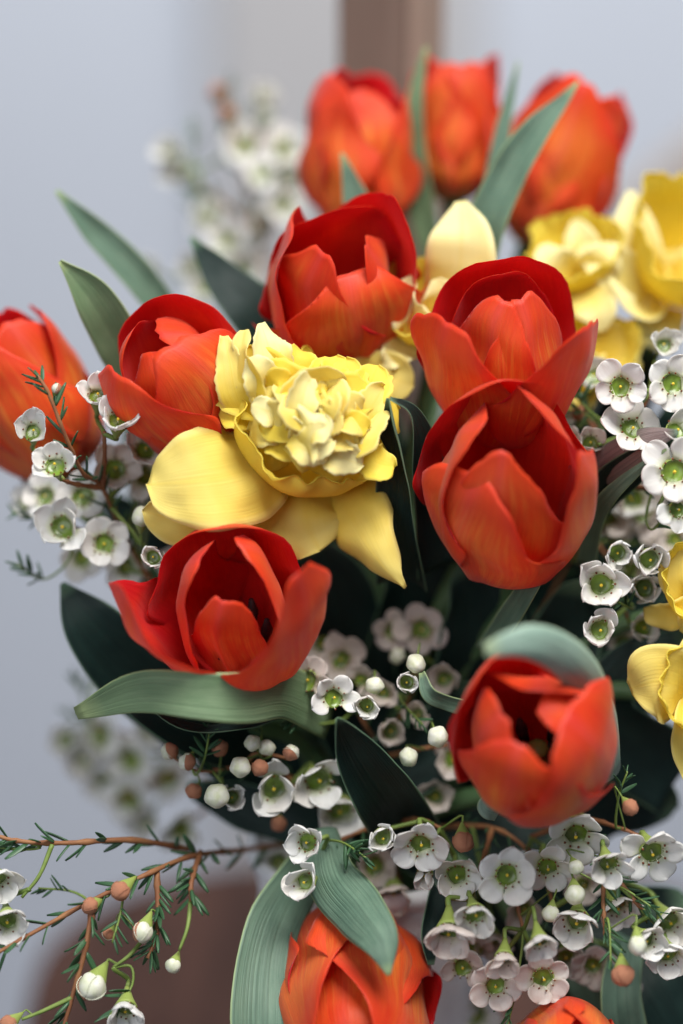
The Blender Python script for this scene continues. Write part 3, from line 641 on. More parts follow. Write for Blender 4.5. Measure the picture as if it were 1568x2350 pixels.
# prominent inner petals, each from its base to its tip
PET = [([(575, 975, .004), (540, 900, -.004), (528, 830, -.004), (515, 772, .0)], [60, 84, 66, 18], M_DR, 25, .8), ([(600, 950, .0), (570, 870, -.008), (556, 810, -.008), (562, 758, -.004)], [50, 74, 54, 22], M_DR, 35, 1.0),
       ([(610, 930, .0), (596, 860, -.010), (578, 818, -.010)], [60, 84, 30], M_DP, -20, .9), ([(650, 900, .006), (636, 840, .0), (614, 790, .0), (598, 742, .004)], [60, 86, 84, 16], M_DP, -15, .6), ([(700, 920, .008), (690, 850, .006), (662, 795, .008)], [90, 110, 24], M_DY, 10, .5),
       ([(655, 950, -.010), (620, 945, -.016), (575, 928, -.012)], 62, M_DP, 10, .8), ([(690, 960, -.012), (650, 985, -.016), (595, 975, -.012)], 60, M_DY, 0, .6),
       ([(640, 965, -.012), (680, 905, -.016), (740, 868, -.012), (795, 885, -.006)], 74, M_DR, -20, .9), ([(655, 985, -.014), (690, 940, -.020), (735, 915, -.018)], 80, M_DP, 15, .7),
       ([(672, 990, -.018), (690, 940, -.024), (702, 885, -.022), (715, 868, -.018)], 66, M_DP, -10, 1.0), ([(690, 1000, -.022), (715, 975, -.027), (745, 952, -.024)], 92, M_DP, 20, .8),
       ([(690, 1020, -.022), (725, 1012, -.028), (765, 1015, -.024)], 84, M_DP, -10, .7), ([(665, 1010, -.020), (705, 1035, -.024), (750, 1040, -.02)], 60, M_DP, 0, .9),
       ([(735, 1020, -.016), (775, 1045, -.018), (832, 1068, -.012)], 74, M_DP, 5, .7), ([(780, 1030, -.010), (830, 1000, -.012), (880, 935, -.004)], 90, M_DR, 20, .8),
       ([(810, 1000, -.008), (850, 940, -.008), (880, 885, .0)], 80, M_DR, -15, .9), ([(790, 960, .0), (800, 890, .0), (795, 822, .006)], 92, M_DY, 10, .7),
       ([(820, 960, .0), (845, 890, .002), (868, 838, .008)], 80, M_DY, -10, .8), ([(750, 940, .0), (755, 880, .0), (745, 818, .006)], 90, M_DY, 15, .7),
       ([(720, 930, .002), (715, 870, .004), (705, 830, .008)], 80, M_DY, -5, .7), ([(830, 1040, -.006), (860, 1060, -.008), (905, 1072, -.004)], 80, M_DC, 0, .6),
       ([(760, 960, -.012), (795, 935, -.014), (830, 945, -.01)], 70, M_DR, 10, 1.1), ([(790, 990, -.012), (815, 975, -.016), (845, 985, -.012)], 56, M_DY, 0, 1.1),
       ([(760, 1000, -.014), (790, 1005, -.018), (818, 1018, -.014)], 52, M_DR, 0, 1.0), ([(620, 900, -.006), (640, 880, -.012), (665, 900, -.01)], 66, M_DY, 0, 1.2)]
for k, (pts, w, m, fc, fo) in enumerate(PET):
    pts = [(x_, y_, z_*.55) for x_, y_, z_ in pts]
    rib(DD, 'petaloid', pts, w*1.15 if isinstance(w, int) else w, [m, m], face=(fc, fc+rng.uniform(-30, 30)), fold=(.1, fo*.45), wav=rng.uniform(6, 11), wf=1.6, seed=k, nu=26, nv=13, thick=.0003, crk=.0011, cf=110., base=.5, jag=.16)
r2 = random.Random(21)
for n_, ra, rb, da, db, w0, mats_ in ((11, 95, 200, .010, .005, 118, (M_DY, M_DC, M_DY)), (9, 60, 155, .003, -.002, 108, (M_DY, M_DR, M_DY)), (7, 30, 108, .0, -.006, 96, (M_DR, M_DY, M_DR)), (5, 8, 70, -.004, -.010, 86, (M_DR, M_DP, M_DR))):
    for k in range(n_):
        a = 2*math.pi*(k+r2.uniform(-.35, .35))/n_; c_, s_ = math.cos(a), math.sin(a); e = .66
        X = lambda q, w=0: (722+q*c_+w*s_, 952+q*s_*e+.10*q*c_-w*c_)
        j1, j2 = r2.uniform(-14, 14), r2.uniform(-22, 22); rt = rb*r2.uniform(.85, 1.12)
        (x0, y0), (x1, y1), (x2, y2) = X(ra*.4), X((ra+rt)/2, j1), X(rt, j2)
        rib(DD, 'petaloid', [(x0, y0, da+.006), (x1, y1, db-.003), (x2, y2-10, db+r2.uniform(-.002, .005))], w0*r2.uniform(.8, 1.15), [r2.choice(mats_)]*2,
            face=(r2.uniform(-30, 30), r2.uniform(-55, 55)), fold=(r2.uniform(-.1, .3), r2.uniform(-.2, .45)), wav=r2.uniform(5, 10), wf=1.4, seed=200+k+n_*20, nu=22, nv=11, thick=.0003, crk=.0011, cf=110., base=.5, jag=.18)

# pale daffodil behind, left of T3
D3 = daff_root('pale daffodil with one tall cream petal between two red tulips', (985, 760, .045), (-.1, .6, .8))
for pts, w, kw in [
    ([(1030, 740, .045), (1050, 650, .038), (1062, 550, .034), (1060, 462, .038)], [110, 165, 160, 30], dict(face=10, fold=.35)),
    ([(985, 790, .04), (960, 740, .03), (935, 700, .026), (945, 632, .028)], [90, 110, 80, 16], dict(face=25, fold=.9, wav=14)),
    ([(985, 760, .045), (930, 790, .034), (900, 820, .03), (885, 845, .03)], [90, 90, 70, 16], dict(face=0, fold=.6, wav=12)),
    ([(1000, 740, .04), (1010, 680, .032), (1000, 640, .03)], [110, 110, 24], dict(face=-20, fold=.5))]:
    rib(D3, 'tepal', pts, w, [M_DP, M_DP], crk=.002, cf=70., **kw)
corona(D3, .014, .016, M_DC, 22, .12, 9)
# blurred daffodils at the upper right
D2 = daff_root('large out of focus yellow daffodil beside the tulip leaning right', (1530, 660, .085), (.25, .45, .86))
corona(D2, .0205, .034, M_DC, 20, .10, 11)
for pts, w, kw in [
    ([(1500, 660, .07), (1470, 600, .066), (1455, 520, .066), (1448, 440, .07)], [80, 130, 110, 20], dict(face=10, fold=.5)),
    ([(1500, 680, .07), (1440, 640, .06), (1385, 600, .056), (1330, 570, .06)], [100, 130, 110, 24], dict(face=-10, fold=.4)),
    ([(1510, 700, .07), (1480, 720, .056), (1440, 700, .05), (1400, 640, .05)], [90, 90, 70, 20], dict(face=-50, fold=.6)),
    ([(1530, 700, .07), (1510, 760, .06), (1500, 800, .06)], [110, 110, 24], dict(face=0, fold=.4)),
    ([(1540, 640, .08), (1560, 560, .085), (1580, 460, .09)], [150, 170, 40], dict(face=0, fold=.3)),
    ([(1560, 660, .075), (1640, 620, .07), (1720, 600, .07)], [150, 170, 40], dict(face=0, fold=.3))]:
    rib(D2, 'tepal', pts, w, [M_DP, M_DP], **kw)
D5 = daff_root('small out of focus cream daffodil under the tulip leaning right', (1330, 640, .07), (-.2, .6, .77))
corona(D5, .013, .016, M_DC, 20, .12, 12)
for pts, w, kw in [
    ([(1330, 650, .065), (1290, 620, .055), (1262, 590, .052), (1250, 560, .055)], [80, 110, 90, 20], dict(face=0, fold=.4)),
    ([(1330, 640, .07), (1340, 580, .064), (1330, 540, .064), (1320, 505, .066)], [80, 100, 80, 20], dict(face=20, fold=.5)),
    ([(1340, 650, .065), (1380, 600, .055), (1400, 560, .055)], [90, 110, 30], dict(face=-10, fold=.4)),
    ([(1335, 660, .06), (1370, 710, .05), (1380, 760, .05)], [90, 110, 26], dict(face=-10, fold=.4)),
    ([(1330, 660, .065), (1290, 700, .055), (1270, 740, .055)], [80, 100, 26], dict(face=10, fold=.4))]:
    rib(D5, 'tepal', pts, w, [M_DP, M_DP], **kw)
D6 = daff_root('out of focus yellow daffodil low behind the right tulips', (1350, 860, .06), (.0, .5, .86))
corona(D6, .013, .016, M_DC, 20, .12, 13)
for pts, w, kw in [
    ([(1345, 860, .05), (1330, 830, .042), (1330, 790, .04)], [110, 130, 30], dict(face=0, fold=.4)),
    ([(1350, 870, .05), (1310, 900, .042), (1280, 920, .042)], [100, 130, 30], dict(face=10, fold=.4)),
    ([(1360, 850, .055), (1430, 790, .055), (1480, 770, .055)], [100, 130, 30], dict(face=-10, fold=.4)),
    ([(1360, 860, .055), (1420, 840, .055), (1470, 850, .055)], [100, 120, 30], dict(face=10, fold=.4))]:
    rib(D6, 'tepal', pts, w, [M_DT, M_DT], **kw)
# daffodils cut by the right edge
D4 = daff_root('yellow daffodil with broad rounded petals beside the tulip seen from above', (1590, 1590, .012), (.1, .15, .98))
corona(D4, .0125, .018, M_DC, 22, .10, 15)
for pts, w, kw in [
    ([(1585, 1585, .008), (1550, 1570, .0), (1500, 1565, -.002), (1446, 1580, .002)], [50, 120, 175, 178, 140, 30], dict(face=(5, -5), fold=.35, wav=5)),
    ([(1590, 1600, .008), (1585, 1660, .0), (1578, 1720, .0), (1585, 1785, .002)], [50, 90, 80, 30], dict(face=0, fold=.4, wav=5)),
    ([(1600, 1580, .008), (1620, 1500, .0), (1640, 1420, .0)], [60, 140, 40], dict(face=0, fold=.4)),
    ([(1600, 1600, .008), (1660, 1620, .0), (1730, 1640, .0)], [60, 140, 40], dict(face=0, fold=.4))]:
    rib(D4, 'tepal', pts, w, [M_DT, M_DT], crk=.002, cf=80., nv=15, thick=.0004, **kw)
D7 = daff_root('yellow daffodil half out of view beside the small round waxflowers', (1600, 1370, .018), (.1, .3, .95))
corona(D7, .0125, .018, M_DC, 22, .10, 16)
for pts, w, kw in [
    ([(1595, 1365, .014), (1565, 1340, .008), (1560, 1300, .008), (1585, 1262, .01)], [60, 90, 90, 30], dict(face=10, fold=.4, wav=4)),
    ([(1600, 1380, .014), (1560, 1405, .010), (1520, 1415, .012), (1478, 1405, .016)], [60, 80, 70, 16], dict(face=20, fold=.5, wav=6)),
    ([(1600, 1390, .014), (1590, 1430, .01), (1570, 1455, .012)], [60, 80, 24], dict(face=0, fold=.4)),
    ([(1600, 1380, .014), (1660, 1390, .0), (1730, 1400, .0)], [60, 140, 40], dict(face=0, fold=.4))]:
    rib(D7, 'tepal', pts, w, [M_DT, M_DT], crk=.002, cf=80., **kw)

# ------------------------------------------------------------------ waxflower
def wax_petal_mesh(elev, cupv, mat, seed, curl=0., wd=1.):
    """unit flower radius; petal rises from the disc rim with elevation angle, round blade"""
    r = random.Random(seed); nu, nv = 10, 9; G = np.zeros((nu, nv, 3)); L = .78; W = wd*r.uniform(.94, 1.06)
    t = np.linspace(0, 1, nu); u = 1-(1-t)**1.35; x, z = .34, .02; px_ = 0
    v = np.linspace(-1, 1, nv); ph = r.uniform(0, 6)
    for i in range(nu):
        e = math.radians(elev+(curl-elev)*0 + (curl)*u[i]); ds = (u[i]-px_)*L; px_ = u[i]; x += math.cos(e)*ds; z += math.sin(e)*ds
        w = W/2*(.52+.48*sm(u[i], 0, .42))*math.sqrt(max(1-max((u[i]-.5)/.5, 0)**2.3, 0.0004))
        nrm = np.array([-math.sin(e), 0, math.cos(e)])
        a = v*cupv; lx = np.sin(a)/cupv*w; lz = (1-np.cos(a))/cupv*w+.05*np.sin(2.5*v+ph+3*u[i])*u[i]+.025*np.sin(6*v+2*ph)*u[i]
        G[i] = np.array([x, 0, z])+np.outer(lx, [0, 1, 0])+np.outer(lz, nrm)
    return grid_shell('petal', G, .035, [mat])
WPET = {}
for o, (el, cv, cu) in {0: (60, .8, 20), 1: (44, .8, 14), 2: (18, .6, -4)}.items():
    for mname, mat in (('w', M_WP), ('k', M_WK)):
        WPET[o, mname] = [wax_petal_mesh(el+d, cv, mat, 10*o+k, cu, {0: .98, 1: 1.04, 2: 1.0}[o]) for k, d in enumerate((-8, 0, 9, 3, -3, 14))]
def flower_body():
    b = MB(); prof = [(.02, -.95), (.10, -.93), (.15, -.7), (.26, -.35), (.38, -.08), (.42, .03), (.37, .05)]
    b.add(lathe_data(prof, 14), 0)
    b.add(lathe_data([(.37, .05), (.31, -.02), (.15, -.04), (.0, -.03)], 14), 1)
    return b.mesh('flower', [M_CAL, M_DISC])
FB = flower_body()
def stamen_mesh(seed):
    r = random.Random(seed); b = MB()
    for k in range(10):
        a = 2*math.pi*(k+r.uniform(-.2, .2))/10; c, s = math.cos(a), math.sin(a); rr = .40+r.uniform(-.03, .05); zz = .17+r.uniform(-.03, .05)
        b.add(tube_data([(.35*c, .35*s, .03), (rr*c, rr*s, zz)], [.022, .016], 4), 1); b.add(ico_data((rr*c, rr*s, zz), .042, 5, 4), 0)
    b.add(tube_data([(0, 0, -.03), (.02, .0, .22)], [.03, .022], 5), 1); b.add(ico_data((.02, 0, .23), .06, 6, 4), 2)
    return b.mesh('stamens', [M_STA, M_FIL, M_PIS])
ST = [stamen_mesh(k) for k in range(3)]
def bud_mesh(kind, seed):
    b = MB(); r = random.Random(seed)
    b.add(lathe_data([(.06, -2.0), (.14, -1.95), (.30, -1.5), (.62, -.75), (.80, -.25), (.78, -.1)], 12), 0)
    V, F = ico_data((0, 0, .1), .92, 20, 14, .95)
    th = r.uniform(0, 6.28)
    V = [(x*(1+.05*math.cos(5*math.atan2(y, x)+th+z)+.05*noise.noise(Vector((x, y, z))*1.7+Vector((seed, 0, 0)))), y*(1+.05*math.cos(5*math.atan2(y, x)+th+z)+.05*noise.noise(Vector((x, y, z))*1.7+Vector((seed, 0, 0)))), z*(1+.08*noise.noise(Vector((y, z, x))*1.5))) for x, y, z in V]
    o = len(b.V); b.V += V
    for f in F:
        c = np.mean([V[i] for i in f], axis=0); ang = math.cos(math.atan2(c[1], c[0])-th)
        brown = kind == 'b' or (kind == 'm' and ang > .1-.15*c[2])
        b.F.append(tuple(i+o for i in f)); b.mi.append(2 if brown else 1)
    # overlapping petal or scale seams, slightly proud
    for k in range(4 if kind != 'w' else 0):
        a = th+k*1.57; q = [(.955*math.sin(t)*math.cos(a+.35*math.sin(t*1.3)), .955*math.sin(t)*math.sin(a+.35*math.sin(t*1.3)), .1+.92*math.cos(t)) for t in np.linspace(.08, 1.9, 9)]
        b.add(tube_data(q, [.03]*9, 6), 2 if kind == 'b' or (kind == 'm' and math.cos(a-th) > .1) else 1)
    return b.mesh('bud', [M_CAL, M_BUDW, M_BUDB])
BUD = {k: [bud_mesh(k, 5*i+1) for i in range(4)] for k in 'wbm'}
def needle_mesh():
    S = np.linspace(0, 1, 6); G = np.zeros((6, 3, 3))
    for i, s in enumerate(S):
        w = .10*math.sin(math.pi*min(.12+.88*s, .97))**.6
        for j, v in enumerate((-1, 0, 1)): G[i, j] = (s, v*w, .10*s*s+abs(v)*.05-.02)
    return grid_shell('leaf', G, .05, [M_NEED])
NEED = needle_mesh()

def qmat(zdir, xhint=None, roll=0.):
    z = Vector(zdir).normalized(); h = Vector(xhint) if xhint is not None else Vector((.3, .5, .8))
    x = (h-z*h.dot(z)); x = x.normalized() if x.length > 1e-3 else z.orthogonal().normalized()
    return Matrix((x, z.cross(x), z)).transposed().to_4x4()@Matrix.Rotation(roll, 4, 'Z')

def sprig(label, trunk, flowers=(), buds=(), needles=(), tips=(), root=None, seed=1, rad=.0008, green=(), group='white waxflower sprigs'):
    """trunk: list of polylines of (px,py,depth); first starts deep in the bouquet.
    flowers: (px,py,diam,fx,fy,open,depth[,'k']); buds: (px,py,diam,kind,depth,fx,fy); needles: (line index list) ; tips: (px,py,depth,dx,dy,n,len)"""
    r = random.Random(seed); root = root or vase_pt()
    E = empty('waxflower_sprig', Matrix.Translation(root)); tagit(E, label, 'waxflower', group)
    sb = MB(); allpts = []
    lines = []
    for k, ln in enumerate(trunk):
        pts = [P(*p) for p in ln]
        if k == 0: pts = [root-Vector((0, 0, .03)), root+(pts[0]-root)*.3+Vector((0, 0, .01))]+pts
        n = 6*len(pts); c = catmull([tuple(p) for p in pts], n); lines.append(c); allpts += [Vector(q) for q in c[(10 if k == 0 else 0):]]
        sb.add(tube_data(c-np.array(root), [q*(1+.25*noise.noise(Vector((i*.9, k*3., seed)))+(.35 if i % 5 == 2 else 0)) for i, q in enumerate(np.linspace(rad, rad*.6, n))], 7), 0)
    for k, ln in enumerate(green):
        c = catmull([tuple(P(*p)) for p in ln], 5*len(ln)); allpts += [Vector(q) for q in c]
        sb.add(tube_data(c-np.array(root), np.linspace(rad*.8, rad*.5, len(c)), 6), 1)
    def pedicel(back, dirv, r0):
        # nearest stem point lying behind
        best = min(allpts, key=lambda q: (q-back).length+max(0, (q-back).normalized().dot(dirv))*.02)
        L = (best-back).length; c = catmull([tuple(back), tuple(back-dirv*L*.35), tuple(best+(back-best)*.15), tuple(best)], 9)
        sb.add(tube_data(c-np.array(root), [r0]*9, 5), 1)
    for f in flowers:
        px, py, dm, fx, fy, op, d = f[:7]; mk = f[7] if len(f) > 7 else 'w'
        fx += r.uniform(-.12, .12); fy += r.uniform(-.12, .12)
        fz = math.sqrt(max(.12, 1-min(.88, fx*fx+fy*fy))); dirv = Vc(fx, fy, fz).normalized()
        R = 1.07*dm*PX*(D0+d)/D0/2/{0: .72, 1: .84, 2: .98}[op]*r.uniform(.93, 1.06)
        off = {0: .35, 1: .22, 2: .08}[op]*R
        c = P(px, py, d)-dirv*off
        M = Matrix.Translation(c-root)@qmat(dirv, None, r.uniform(0, 6.28))@Matrix.Diagonal((R, R, R*r.uniform(.92, 1.05), 1))
        fo = link('flower', FB, E, M)
        ms = WPET[op, mk]
        for q in range(5):
            if r.random() < .03: continue
            k1, k2 = r.uniform(.84, 1.08), r.uniform(.86, 1.1)
            link('petal', ms[r.randrange(6)], fo, Matrix.Rotation(0, 4, 'Z')@Matrix.Rotation(2*math.pi*q/5+r.uniform(-.09, .09), 4, 'Z')@Matrix.Rotation(r.uniform(-.2, .2), 4, 'Y')@Matrix.Rotation(r.uniform(-.18, .18), 4, 'X')@Matrix.Diagonal((k1, k2, 1, 1)))
        so = link('stamens', ST[r.randrange(3)], fo)
        pedicel(c-dirv*R*.93, dirv, R*.10)
    for bd in buds:
        px, py, dm, kd, d, fx, fy = bd
        fz = math.sqrt(max(.1, 1-min(.9, fx*fx+fy*fy))); dirv = Vc(fx, fy, fz).normalized(); R = dm*PX*(D0+d)/D0/2
        c = P(px, py, d)
        link('bud', BUD[kd][r.randrange(4)], E, Matrix.Translation(c-root)@qmat(dirv, None, r.uniform(0, 6.28))@Matrix.Diagonal((R*r.uniform(.9, 1.05), R, R*r.uniform(.92, 1.15), 1)))
        pedicel(c-dirv*R*1.95, dirv, R*.10)
    def needle(p, d, ln):
        xh = Vector(d).normalized(); up = Vector((r.uniform(-1, 1), r.uniform(-1, 1), r.uniform(-1, 1)))
        z = (up-xh*up.dot(xh)).normalized(); M = Matrix((xh, z.cross(xh), z)).transposed().to_4x4()
        link('leaf', NEED, E, Matrix.Translation(p-root)@M@Matrix.Diagonal((ln, ln*1.05, ln, 1)))
    for (li, every, ln) in needles:
        c = lines[li]; st = 8 if li == 0 else 2
        for i in range(st, len(c)-1, every):
            T = Vector(c[i+1]-c[i-1]).normalized()
            for s in (0, 1):
                o = Vector((r.uniform(-1, 1), r.uniform(-1, 1), r.uniform(-1, 1))); o = (o-T*o.dot(T)).normalized()
                needle(Vector(c[i])+o*rad*.5, T*.75+o*.7, ln*PX*r.uniform(.7, 1.15))
    for (px, py, d, dx, dy, n_, ln) in tips:
        base = P(px, py, d); T = Vc(dx, dy, .25).normalized(); Ls = ln*PX*1.7
        best = min(allpts, key=lambda q: (q-base).length); c = catmull([tuple(best), tuple(best*.5+base*.5-T*.004), tuple(base), tuple(base+T*Ls)], 14)
        sb.add(tube_data(c-np.array(root), np.linspace(rad*.6, rad*.35, 14), 5), 1)
        for k in range(n_):
            o = Vector((r.uniform(-1, 1), r.uniform(-1, 1), r.uniform(-1, 1))); o = (o-T*o.dot(T)).normalized(); s = (k+.3)/n_
            needle(base+T*Ls*s, T*(.45+.7*s)+o*.75, ln*PX*r.uniform(.75, 1.1)*(1.1-.35*s))
    link('stem', sb.mesh('stem', [M_WOODY, M_GSTEM]), E)
    return E

sprig('white waxflower sprig beside the leaning blurred tulip, topped by a dark needled shoot', [
    [(420, 1420, .05), (300, 1260, .04), (235, 1120, .02), (190, 1085, .01), (150, 1000, .0), (110, 900, -.004), (85, 862, -.004)],
    [(235, 1120, .02), (240, 1050, .012), (240, 990, .008)], [(235, 1120, .02), (170, 1110, .012), (140, 1100, .006)], [(300, 1260, .04), (240, 1230, .035), (170, 1210, .03)]],
    flowers=[(225, 905, 98, 0, .5, 1, .006), (272, 962, 98, .05, .45, 1, .0), (76, 988, 88, .1, .45, 1, .004), (125, 1066, 100, .05, .32, 1, -.004), (335, 1030, 100, .15, .3, 1, .02),
             (265, 1075, 96, .2, .3, 1, .026, 'k'), (190, 1140, 115, 0, .25, 2, .03), (105, 1140, 96, -.2, .1, 2, .036), (142, 1208, 112, 0, .1, 1, .016), (238, 1248, 120, .1, .05, 2, .022),
             (350, 1278, 66, -.05, .1, 0, .004), (335, 1095, 100, .2, .2, 2, .034), (60, 1150, 80, -.4, .1, 2, .045), (395, 1300, 80, 0, .3, 1, .045), (90, 1095, 90, -.3, .2, 1, .05), (300, 1060, 90, 0, .2, 2, .045), (350, 1120, 100, .1, .1, 2, .05), (190, 1280, 100, 0, 0, 2, .05), (290, 1300, 100, 0, 0, 2, .05), (330, 1350, 90, 0, 0, 1, .055)],
    buds=[(325, 1187, 52, 'w', .014, .1, .7), (130, 893, 26, 'm', -.002, .3, .8)],
    needles=[(0, 2, 52)], tips=[(100, 1330, .035, -.3, .2, 12, 50), (90, 1190, .04, -.8, .2, 8, 40), (330, 1160, .04, .3, .5, 10, 40)], seed=2)
sprig('out of focus waxflower sprig standing up against the pale wall', [
    [(700, 900, .15), (620, 650, .15), (585, 520, .15), (560, 400, .15), (530, 300, .15), (522, 190, .15)], [(585, 520, .15), (490, 450, .15), (400, 400, .15)], [(600, 560, .15), (640, 440, .145), (680, 420, .145)],
    [(610, 620, .15), (520, 600, .15), (440, 640, .15)], [(560, 400, .15), (600, 300, .15), (600, 230, .15)]],
    flowers=[(605, 225, 78, .3, .5, 1, .15), (560, 335, 93, 0, .2, 2, .15), (650, 340, 93, .2, 0, 2, .15), (600, 400, 89, 0, .15, 2, .145), (650, 470, 85, .2, 0, 2, .145), (540, 290, 62, -.2, .5, 1, .155), (480, 500, 93, -.3, .15, 2, .16),
             (390, 350, 81, -.5, .3, 1, .15), (405, 395, 78, -.5, -.15, 1, .15), (520, 550, 89, -.2, 0, 2, .15), (560, 620, 85, 0, 0, 2, .15), (445, 610, 78, -.3, 0, 1, .15), (340, 620, 70, -.4, .2, 1, .16), (600, 520, 78, 0, 0, 1, .15), (660, 400, 70, .3, 0, 1, .15), (470, 660, 78, -.2, 0, 1, .14)],
    buds=[(500, 215, 44, 'b', .15, -.3, .8), (520, 260, 44, 'b', .15, .2, .8), (610, 270, 40, 'w', .15, .3, .6)], needles=[(0, 2, 60), (1, 2, 54), (2, 2, 54), (3, 2, 54), (4, 2, 54)], tips=[(440, 345, .15, 0, 1, 8, 44), (440, 490, .15, 0, .8, 8, 50)], seed=3)
sprig('white waxflower sprig with flat open blooms right of the largest tulip', [
    [(1150, 1560, .07), (1300, 1300, .06), (1400, 1100, .04), (1450, 980, .025), (1500, 900, .02)], [(1400, 1100, .04), (1480, 1120, .02), (1540, 1100, .015)], [(1350, 1220, .05), (1420, 1320, .03), (1440, 1420, .03)], [(1420, 1060, .035), (1350, 960, .04), (1320, 900, .045)]],
    flowers=[(1425, 888, 114, 0, 0, 2, .0), (1543, 880, 122, 0, 0, 2, .0), (1525, 790, 84, 0, .15, 1, .02), (1452, 985, 122, .05, .45, 2, .004), (1556, 985, 96, .2, .4, 1, .0), (1548, 1082, 132, 0, 0, 2, -.004), (1556, 1168, 100, .2, -.1, 2, -.004),
             (1357, 1015, 66, 0, .1, 0, .014), (1305, 1005, 60, -.1, .3, 0, .02), (1420, 1270, 80, 0, 0, 0, .0), (1495, 1285, 84, 0, 0, 0, .0), (1380, 1342, 112, 0, 0, 1, .0), (1482, 1352, 84, 0, 0, 0, .014), (1378, 1446, 92, 0, 0, 0, .0), (1480, 1440, 84, 0, 0, 0, .024),
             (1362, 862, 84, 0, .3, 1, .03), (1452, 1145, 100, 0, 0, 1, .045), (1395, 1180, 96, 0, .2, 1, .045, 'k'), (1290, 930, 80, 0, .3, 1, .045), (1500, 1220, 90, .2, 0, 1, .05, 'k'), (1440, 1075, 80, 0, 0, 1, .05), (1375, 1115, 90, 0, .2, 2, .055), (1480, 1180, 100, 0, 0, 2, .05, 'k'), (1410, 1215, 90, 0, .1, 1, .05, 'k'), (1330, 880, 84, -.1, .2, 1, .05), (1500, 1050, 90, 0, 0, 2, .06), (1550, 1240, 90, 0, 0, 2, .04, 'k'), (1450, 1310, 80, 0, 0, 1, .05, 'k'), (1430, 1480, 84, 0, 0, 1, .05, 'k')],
    buds=[(1330, 950, 40, 'b', .03, 0, .5)], needles=[(0, 3, 46), (1, 3, 40), (2, 3, 46), (3, 3, 44)], tips=[(1340, 930, .025, -.3, .5, 12, 44), (1500, 1215, .012, .2, .3, 14, 46), (1445, 1395, .014, -.2, .1, 12, 46), (1360, 960, .03, -.4, .2, 10, 40)], seed=4)
sprig('shadowed waxflower sprig with pale round buds in the dark gap below the open tulip', [
    [(880, 1820, .055), (870, 1720, .045), (830, 1650, .035), (780, 1560, .04)], [(870, 1720, .045), (940, 1600, .035), (960, 1480, .045)], [(870, 1740, .045), (960, 1720, .03), (1030, 1710, .03)]],
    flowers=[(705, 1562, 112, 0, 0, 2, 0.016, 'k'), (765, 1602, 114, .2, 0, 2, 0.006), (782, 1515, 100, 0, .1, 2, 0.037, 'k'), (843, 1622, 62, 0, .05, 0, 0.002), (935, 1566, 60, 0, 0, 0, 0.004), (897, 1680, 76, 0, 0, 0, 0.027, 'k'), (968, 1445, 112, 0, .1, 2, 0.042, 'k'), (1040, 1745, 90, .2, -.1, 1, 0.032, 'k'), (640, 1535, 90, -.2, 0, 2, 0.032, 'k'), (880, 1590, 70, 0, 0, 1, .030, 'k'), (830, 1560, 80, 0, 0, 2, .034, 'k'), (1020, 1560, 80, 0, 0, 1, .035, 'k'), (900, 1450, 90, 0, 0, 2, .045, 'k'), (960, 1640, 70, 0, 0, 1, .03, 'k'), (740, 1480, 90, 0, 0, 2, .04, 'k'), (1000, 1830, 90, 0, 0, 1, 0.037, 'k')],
    buds=[(860, 1573, 48, 'w', .008, .0, -.2), (955, 1522, 50, 'w', .006, -.1, -.3), (1005, 1690, 54, 'w', .004, .1, -.2), (938, 1737, 50, 'w', .010, 0, -.2), (912, 1505, 44, 'w', .035, 0, 0)],
    needles=[(0, 3, 40), (1, 3, 40)], tips=[(690, 1660, .02, -.3, .2, 14, 52), (930, 1620, .02, .2, -.2, 10, 44)], seed=5)
sprig('waxflower sprig of pink brown and white buds under the long pale leaf', [
    [(780, 1850, .05), (660, 1780, .035), (560, 1760, .025), (460, 1770, .02), (400, 1740, .018)], [(660, 1780, .035), (690, 1830, .03), (760, 1860, .03)], [(560, 1760, .025), (590, 1730, .02), (660, 1740, .016)]],
    flowers=[(630, 1812, 122, .05, -.25, 1, .016), (732, 1792, 124, .2, -.25, 1, .02), (782, 1862, 124, .2, -.3, 1, .03), (533, 1830, 70, .3, 0, 0, .014)],
    buds=[(390, 1725, 44, 'm', .012, -.3, .2), (430, 1748, 44, 'm', .008, -.2, -.3), (505, 1718, 44, 'b', .014, 0, .4), (580, 1706, 42, 'w', .010, 0, .3), (612, 1716, 44, 'w', .012, .2, .2), (552, 1760, 54, 'w', .004, -.1, -.1), (596, 1762, 44, 'b', .006, .1, -.1), (668, 1728, 42, 'm', .010, .2, .3), (445, 1815, 42, 'b', .012, -.2, -.3), (498, 1826, 62, 'w', .006, -.1, -.2), (640, 1890, 40, 'b', .03, 0, -.4)],
    needles=[(0, 2, 40)], tips=[(470, 1740, .012, .1, .5, 12, 46), (600, 1690, .02, 0, .5, 8, 36)], seed=6)
